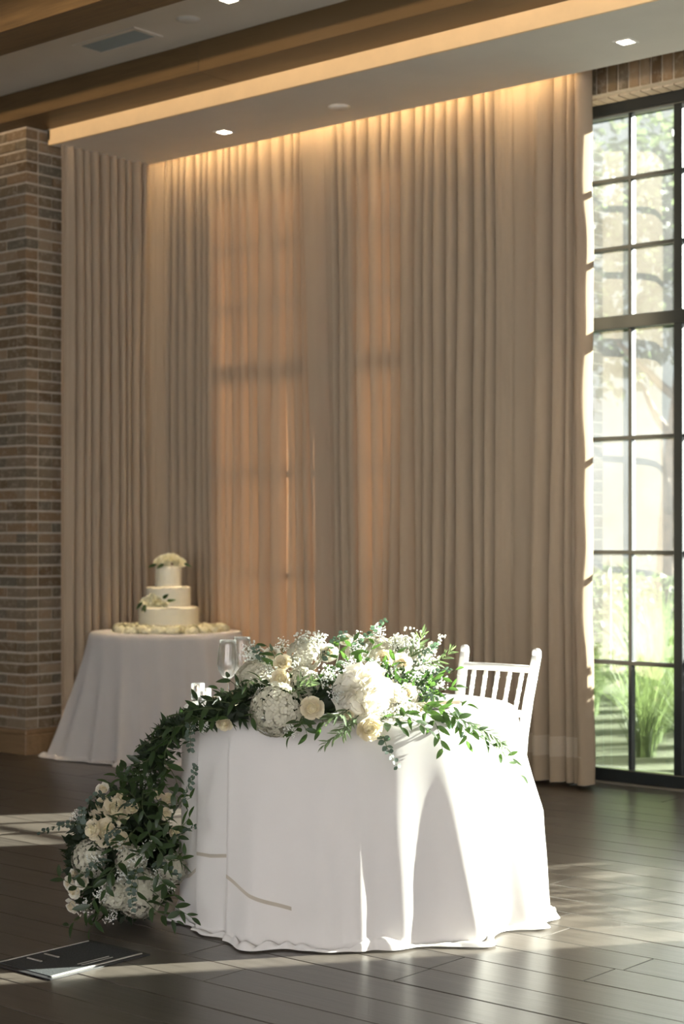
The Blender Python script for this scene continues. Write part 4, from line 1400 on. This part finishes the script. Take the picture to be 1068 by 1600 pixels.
ray_sprigs([
    ([(262, 1165, 5.72), (235, 1182, 5.68), (212, 1206, 5.68)],),
    ([(250, 1185, 5.72), (225, 1190, 5.66), (195, 1200, 5.66)],),
    ([(245, 1200, 5.72), (215, 1210, 5.66), (188, 1206, 5.66)],),
    ([(240, 1210, 5.74), (205, 1222, 5.68), (180, 1212, 5.68)],),
    ([(258, 1190, 5.70), (272, 1212, 5.64), (280, 1235, 5.64)],),
    ([(250, 1205, 5.70), (262, 1232, 5.64), (284, 1250, 5.62)],),
    ([(235, 1225, 5.72), (255, 1260, 5.64), (300, 1246, 5.60)],),
    ([(225, 1230, 5.72), (222, 1262, 5.64), (236, 1285, 5.62)],),
    ([(240, 1250, 5.70), (262, 1285, 5.62), (282, 1315, 5.62)],),
    ([(245, 1280, 5.70), (268, 1325, 5.62), (285, 1350, 5.64)],),
    ([(220, 1260, 5.70), (205, 1240, 5.66), (188, 1228, 5.68)],),
    ([(210, 1250, 5.74), (180, 1236, 5.72), (168, 1222, 5.74)],),
    ([(215, 1290, 5.66), (200, 1308, 5.58), (178, 1318, 5.58)],),
    ([(225, 1285, 5.66), (235, 1312, 5.58), (222, 1338, 5.58)],),
    ([(230, 1300, 5.66), (250, 1330, 5.58), (262, 1352, 5.58)],),
    ([(205, 1300, 5.66), (188, 1322, 5.58), (165, 1330, 5.60)],),
    ([(180, 1360, 5.68), (150, 1372, 5.64), (120, 1362, 5.66)],),
    ([(150, 1385, 5.70), (118, 1385, 5.68), (90, 1368, 5.70)],),
    ([(150, 1400, 5.68), (130, 1430, 5.66), (104, 1448, 5.68)],),
    ([(160, 1410, 5.66), (150, 1436, 5.62), (140, 1452, 5.64)],),
    ([(235, 1390, 5.68), (262, 1410, 5.64), (300, 1434, 5.62)],),
    ([(225, 1405, 5.68), (250, 1428, 5.62), (275, 1440, 5.62)],),
    ([(200, 1360, 5.66), (215, 1375, 5.60), (212, 1405, 5.60)],),
    ([(190, 1345, 5.66), (170, 1365, 5.60), (165, 1390, 5.60)],),
    ([(255, 1340, 5.68), (275, 1345, 5.62), (290, 1335, 5.62)],),
    ([(240, 1350, 5.66), (255, 1380, 5.60), (275, 1400, 5.62)],),
    ([(225, 1240, 5.70), (240, 1235, 5.64), (255, 1220, 5.64)],),
    ([(215, 1270, 5.68), (190, 1280, 5.62), (170, 1285, 5.62)],),
    ([(250, 1310, 5.66), (230, 1330, 5.60), (205, 1335, 5.58)],),
    ([(265, 1295, 5.68), (285, 1290, 5.64), (297, 1275, 5.62)],),
], flo, RUS, 'ruscus_stem', 'ruscus_leaf', step=0.024, size=(0.056, 0.076))
ray_sprigs([
    ([(265, 1280, 5.66), (290, 1240, 5.58), (308, 1194, 5.56)], 14),
    ([(268, 1310, 5.66), (288, 1300, 5.60), (307, 1290, 5.58)],),
    ([(150, 1292, 5.80), (105, 1288, 5.78), (62, 1302, 5.78)], 14),
    ([(135, 1310, 5.80), (128, 1285, 5.80), (128, 1262, 5.80)],),
    ([(175, 1250, 5.80), (155, 1242, 5.78), (138, 1252, 5.78)],),
    ([(215, 1355, 5.64), (205, 1385, 5.58), (208, 1420, 5.58)],),
    ([(240, 1345, 5.66), (265, 1360, 5.60), (280, 1372, 5.60)],),
    ([(195, 1290, 5.68), (178, 1300, 5.60), (165, 1315, 5.60)],),
    ([(185, 1265, 5.72), (200, 1255, 5.66), (215, 1262, 5.64)],),
    ([(170, 1345, 5.68), (150, 1350, 5.62), (135, 1365, 5.62)],),
], flo, EUC, 'eucalyptus_stem', 'eucalyptus_leaf', step=0.017, size=(0.021, 0.029), ang=(55, 85), opp=True, start=0.1)

# ------------------------------------------------------------------ wedding cake
KZ = KTOP + 0.001
cake = empty('wedding_cake', (KC.x, KC.y, KZ), 'three-tier ivory wedding cake with white flowers on top', 'cake')
KX = KC + RT * 0.015


def tier(r, z0, z1, nm):
    m = MB()
    n, prof = 64, []
    rows = []
    for rr, zz in ((0.0, z1 + 0.002), (r - 0.02, z1 + 0.002), (r - 0.004, z1 - 0.001), (r, z1 - 0.006)):
        rows.append([(KX.x + rr * math.cos(2 * PI * i / n), KX.y + rr * math.sin(2 * PI * i / n), zz) for i in range(n)])
    nz = 14
    for k in range(nz + 1):
        zz = (z1 - 0.006) + (z0 - z1 + 0.006) * k / nz
        rows.append([(KX.x + (r + 0.0018 * noise.noise((i * 0.5, zz * 60, r * 9))) * math.cos(2 * PI * i / n), KX.y + (r + 0.0018 * noise.noise((i * 0.5, zz * 60, r * 9))) * math.sin(2 * PI * i / n), zz) for i in range(n)])
    m.grid(rows, wrap=True, flip=True).build(nm, M_icing, cake, True)


MB().lathe([(0, 0), (0.215, 0), (0.22, 0.004), (0.22, 0.012), (0, 0.014)], 48, (KX.x, KX.y, KZ)).build('cake_board', M_white, cake)
tier(0.188, KZ + 0.013, 0.935, 'tier')
tier(0.139, 0.935, 1.058, 'tier')
tier(0.083, 1.058, 1.190, 'tier')
CKR = (rose_meshes('rose', M_cakeflower, M_cakeflower))
kc = lambda dx, dz, df: Vector((KX.x, KX.y, dz)) + RT * dx - FW * df
for dx, dz, df, r, ax in ((-0.055, 1.215, 0.03, 0.042, (-0.5, 0.8)), (0.0, 1.232, 0.045, 0.048, (0, 0.9)), (0.055, 1.218, 0.03, 0.044, (0.5, 0.8)), (0.02, 1.240, -0.02, 0.045, (0.1, 1.5)), (-0.03, 1.236, -0.01, 0.042, (-0.2, 1.5)), (0.085, 1.212, 0.0, 0.032, (0.9, 0.6)), (-0.005, 1.208, 0.07, 0.028, (0, 0.2)),
                          (-0.10, 0.972, 0.115, 0.046, (-0.3, 0.5)), (-0.055, 0.965, 0.14, 0.048, (0, 0.4)), (-0.145, 0.962, 0.08, 0.036, (-0.7, 0.5)), (-0.015, 0.952, 0.155, 0.030, (0.2, 0.4)), (-0.075, 1.000, 0.12, 0.036, (-0.1, 0.9))):
    rose(cake, kc(dx, dz, df), TOC + RT * ax[0] + UP * ax[1], r, CKR, 'sugar_rose')
for dx, dz, df, dr in ((-0.07, 1.20, 0.05, (-0.8, -0.3)), (0.10, 1.205, 0.03, (0.9, -0.1)), (-0.02, 1.20, 0.085, (-0.4, -0.5)), (-0.155, 0.965, 0.09, (-0.7, -0.6)), (-0.02, 0.99, 0.145, (0.8, 0.3)), (0.005, 0.975, 0.15, (0.9, 0.2)), (-0.13, 0.95, 0.13, (-0.3, -0.9))):
    for q in range(2):
        inst('sugar_leaf', random.choice(RUS), cake, frame(kc(dx, dz, df), RT * dr[0] + UP * dr[1] + TOC * 0.4 + rvec() * 0.3, TOC + rvec() * 0.3, 0.055))
# loose blossoms laid round the foot of the cake
LB = blossom_ball(26, 0.42, M_cakeflower, 'blossom', 0.55, 5)
for k in range(66):
    a = 2 * PI * k / 66 + rnd(-0.05, 0.05)
    r = (rnd(0.215, 0.24), rnd(0.255, 0.285), rnd(0.29, 0.345))[k % 3]
    sc_ = rnd(0.034, 0.050)
    p = Vector((KX.x + r * math.cos(a), KX.y + r * math.sin(a), KZ + sc_ * 0.3))
    inst('blossom', LB, None, axis_frame(p, UP + rvec() * 0.25, sc_), label='loose cream blossom laid round the foot of the cake', cat='blossom', group='loose blossoms around the cake')

# ------------------------------------------------------------------ garden beyond the glass
GZ = -0.06
lawn = MB()
rows = []
for i in range(81):
    rows.append([(-45 + 75 * i / 80, 8.9 + 60 * (j / 40) ** 1.6, GZ + 0.004 * noise.noise((i * 0.2, j * 0.4, 0)) + 0.9 * (j / 40) ** 2) for j in range(41)])
lawn.grid(rows).build('ground', M_lawn, None, True, kind='structure')
MB().box((-16, YW + 0.16, -0.25), (4.5, 8.95, GZ + 0.005)).build('terrace', M_stone, kind='structure')


def grass_mesh(seed, n, H, spread):
    r = random.Random(seed)
    m = MB()
    for i in range(n):
        a, q = r.uniform(0, 2 * PI), r.uniform(0, 0.12)
        b = Vector((q * math.cos(a), q * math.sin(a), 0))
        d = Vector((math.cos(a), math.sin(a), 0))
        h = H * r.uniform(0.6, 1.1)
        sp_ = spread * r.uniform(0.3, 1.2)
        s_ = Vector((-d.y, d.x, 0)) * r.uniform(0.003, 0.006)
        prev = None
        vs, fs = [], []
        for k in range(5):
            u = k / 4
            c = b + d * sp_ * u ** 2 + Vector((0, 0, h * (u - 0.25 * u ** 3 * sp_)))
            w_ = 1 - 0.85 * u
            vs += [c - s_ * w_, c + s_ * w_]
        for k in range(4): fs.append((2 * k, 2 * k + 1, 2 * k + 3, 2 * k + 2))
        m.add(vs, fs)
    return m.mesh('grass_clump', M_grass)


GM = [grass_mesh(5, 260, 0.75, 0.45), grass_mesh(6, 260, 0.95, 0.5), grass_mesh(7, 220, 0.55, 0.4)]
spots = []
while len(spots) < 26:
    x, yv = (rnd(-8.0, -4.9), rnd(9.15, 12.2)) if len(spots) < 20 else (rnd(-2.6, 0.8), rnd(10.3, 11.6))
    if all(math.hypot(x - a, yv - b) > 0.62 for a, b in spots):
        spots.append((x, yv))
places = ['nearest the glass', 'behind the first', 'among its kind']
for k, (x, yv) in enumerate(spots):
    inst('ornamental_grass', GM[k % 3], None, Matrix.Translation((x, yv, GZ)) @ Matrix.Rotation(rnd(0, 6), 4, 'Z') @ Matrix.Scale(rnd(0.75, 1.15), 4),
         label='tuft of ornamental grass growing outside the windows', cat='grass', group='ornamental grasses outside')


def leaf_cloud(seed, n, rx, rz, sz, mat, name):
    r = random.Random(seed)
    m = MB()
    cs = [Vector((r.uniform(-0.6, 0.6) * rx, r.uniform(-0.6, 0.6) * rx, r.uniform(-0.6, 0.7) * rz)) for _ in range(26)]
    for i in range(n):
        c = r.choice(cs)
        v = Vector((r.gauss(0, 1), r.gauss(0, 1), r.gauss(0, 1))).normalized()
        p = c + Vector((v.x * rx, v.y * rx, v.z * rz)) * 0.36 * r.random() ** 0.4
        d = (v + Vector((r.uniform(-1, 1), r.uniform(-1, 1), r.uniform(-1, 0.6)))).normalized()
        M = frame(p, d, v + Vector((0, 0, 0.5)), sz * r.uniform(0.7, 1.3))
        m.add([M @ Vector(q) for q in ((0, 0, 0), (-0.28, 0.45, 0.06), (0, 1, -0.1), (0.28, 0.45, 0.06))], [(0, 3, 2, 1)])
    return m.mesh(name, mat, False)


TL = [leaf_cloud(1, 2600, 1.6, 1.7, 0.17, M_tree, 'foliage'), leaf_cloud(2, 2600, 1.8, 1.5, 0.17, M_tree, 'foliage')]
SL = [leaf_cloud(4, 1500, 0.7, 0.6, 0.09, M_tree, 'foliage'), leaf_cloud(5, 1500, 0.8, 0.5, 0.09, M_tree, 'foliage')]


def tree(x, y, h, s_, label):
    t = empty('tree', (x, y, GZ), label, 'tree', 'trees outside the bare window')
    top = Vector((x + rnd(-0.2, 0.2), y, GZ + h))
    tr = curve_path((x, y, GZ - 0.05), (0.05, 0, 1), h * 0.85, 0, 0.2)
    MB().tube(tr, [0.13 * s_ * (1 - 0.6 * i / 9) for i in range(10)], 9).build('trunk', M_bark, t, True)
    for k in range(5):
        a = k * 1.3
        b = tr[4 + k % 4]
        MB().tube(curve_path(b, (math.cos(a), math.sin(a), 0.6), 1.2 * s_, -0.3, 0.4, 6), [0.05 * s_ * (1 - 0.8 * i / 6) for i in range(7)], 6).build('branch', M_bark, t, True)
    inst('foliage', random.choice(TL), t, Matrix.Translation(top) @ Matrix.Rotation(rnd(0, 6), 4, 'Z') @ Matrix.Scale(s_, 4), kind='stuff')


# pale building added across the lawn to cover the overbright sky
bd = empty('sky_dimming_building', (-16, 27, 0), 'pale stucco building added across the lawn to dim the sky in the bare window', 'building')
M_stucco = simple('pale_stucco', (0.37, 0.38, 0.385), 0.9, 0.10, 1.5, bmp=0.2, bscale=20)
MB().box((-32, 27, -0.5), (-4, 29, 10.5)).build('wall', M_stucco, bd)
MB().box((-32.4, 26.6, 10.5), (-3.6, 29.4, 10.9), 0.05).build('cornice', M_stone, bd)
for k in range(7):
    for zz in (0.8, 4.2, 7.4):
        x0 = -30.5 + k * 3.9
        wf_ = MB().box((x0, 26.93, zz), (x0 + 1.5, 27.0, zz + 2.1), 0.02).build('window_frame', M_frame, bd)
        for q in range(2):
            for r_ in range(2):
                MB().box((x0 + 0.06 + q * 0.72, 26.91, zz + 0.06 + r_ * 1.02), (x0 + 0.72 + q * 0.72, 26.93, zz + 1.02 + r_ * 1.02)).build('pane', M_glass, wf_)
for x, y, h, s_, lb in ((-9.4, 16.5, 4.6, 1.15, 'leafy tree nearest to the bare window'), (-14.8, 20.3, 5.0, 1.4, 'leafy tree further back seen through the bare window'), (-6.6, 19.5, 4.4, 1.3, 'leafy tree right of the others beyond the lawn'),
                        (-10.4, 23.2, 5.5, 1.35, 'tallest leafy tree at the far end of the lawn'), (-16.5, 17, 4.2, 1.3, 'leafy tree far left behind the curtained windows')):
    tree(x, y, h, s_, lb)
for k, (x, y, s_, lb) in enumerate(((-7.2, 13.2, 1.0, 'round green shrub at the near left of the bed outside'), (-9.0, 14.2, 1.2, 'green shrub just behind the nearest round one outside'), (-4.6, 12.6, 0.8, 'smallest green shrub outside, nearest the window'),
                                    (-11.6, 16.2, 1.3, 'large green shrub far left beyond the lawn'), (-4.6, 15.2, 0.9, 'green shrub standing alone on the right of the lawn'), (-7.0, 16.6, 1.2, 'wide green shrub in front of the middle tree'), (-13.2, 19.2, 1.4, 'largest green shrub at the back of the lawn'))):
    t = empty('shrub', (x, y, GZ), lb, 'shrub', 'shrubs beyond the window')
    MB().tube([(x, y, GZ - 0.05), (x + 0.03, y, GZ + 0.3 * s_), (x, y + 0.03, GZ + 0.6 * s_)], [0.04, 0.03, 0.02], 7).build('stem', M_bark, t, True)
    inst('foliage', SL[k % 2], t, Matrix.Translation((x, y, GZ + 0.55 * s_)) @ Matrix.Rotation(rnd(0, 6), 4, 'Z') @ Matrix.Scale(s_, 4), kind='stuff')


def hedge(x0, x1, y0, y1, h, label, airy=0):  # unseen hedges, added to keep low sun off the floor
    t = empty('sun_blocking_hedge', ((x0 + x1) / 2, (y0 + y1) / 2, GZ), label, 'hedge')
    MB().box((x0 + 0.12, y0 + 0.12, GZ - 0.05), (x1 - 0.12, y1 - 0.12, GZ + h - 0.14)).build('sun_block_core', M_bark, t)  # solid box inside the leaves, put there to stop sun rays
    m = MB()
    for i in range(4200):
        p = Vector((rnd(x0, x1), rnd(y0, y1), GZ + rnd(0.0, h)))
        f = random.randrange(4)
        if f == 0: p.y = y0 + abs(random.gauss(0, 0.06))
        elif f == 1: p.y = y1 - abs(random.gauss(0, 0.06))
        else: p.z = GZ + h + random.gauss(-0.04, 0.07) + 0.06 * noise.noise((p.x * 3, p.y * 3, 0))
        M = frame(p, rvec(), UP + rvec(), rnd(0.06, 0.11))
        m.add([M @ Vector(q) for q in ((0, 0, 0), (-0.3, 0.45, 0.06), (0, 1, -0.1), (0.3, 0.45, 0.06))], [(0, 3, 2, 1)])
    for i in range(airy):           # loose leaves added above the top to dapple the sun
        p = Vector((rnd(x0, x1), rnd(y0, y1), GZ + h + 0.55 * random.random() ** 1.5))
        M = frame(p, (rnd(-.5, .5), rnd(-.5, .5), 1), rvec(), rnd(0.07, 0.14))
        m.add([M @ Vector(q) for q in ((0, 0, 0), (-0.22, 0.45, 0.06), (0, 1, -0.1), (0.22, 0.45, 0.06))], [(0, 3, 2, 1)])
    m.build('foliage', M_tree, t, False, kind='stuff')


hedge(-4.35, -1.9, 9.15, 9.75, 1.12, 'unseen hedge added outside, right of the bare window, to block low sun')
hedge(-1.6, 1.6, 9.25, 9.85, 1.22, 'unseen hedge added outside the next window to block and dapple the sun', 1500)
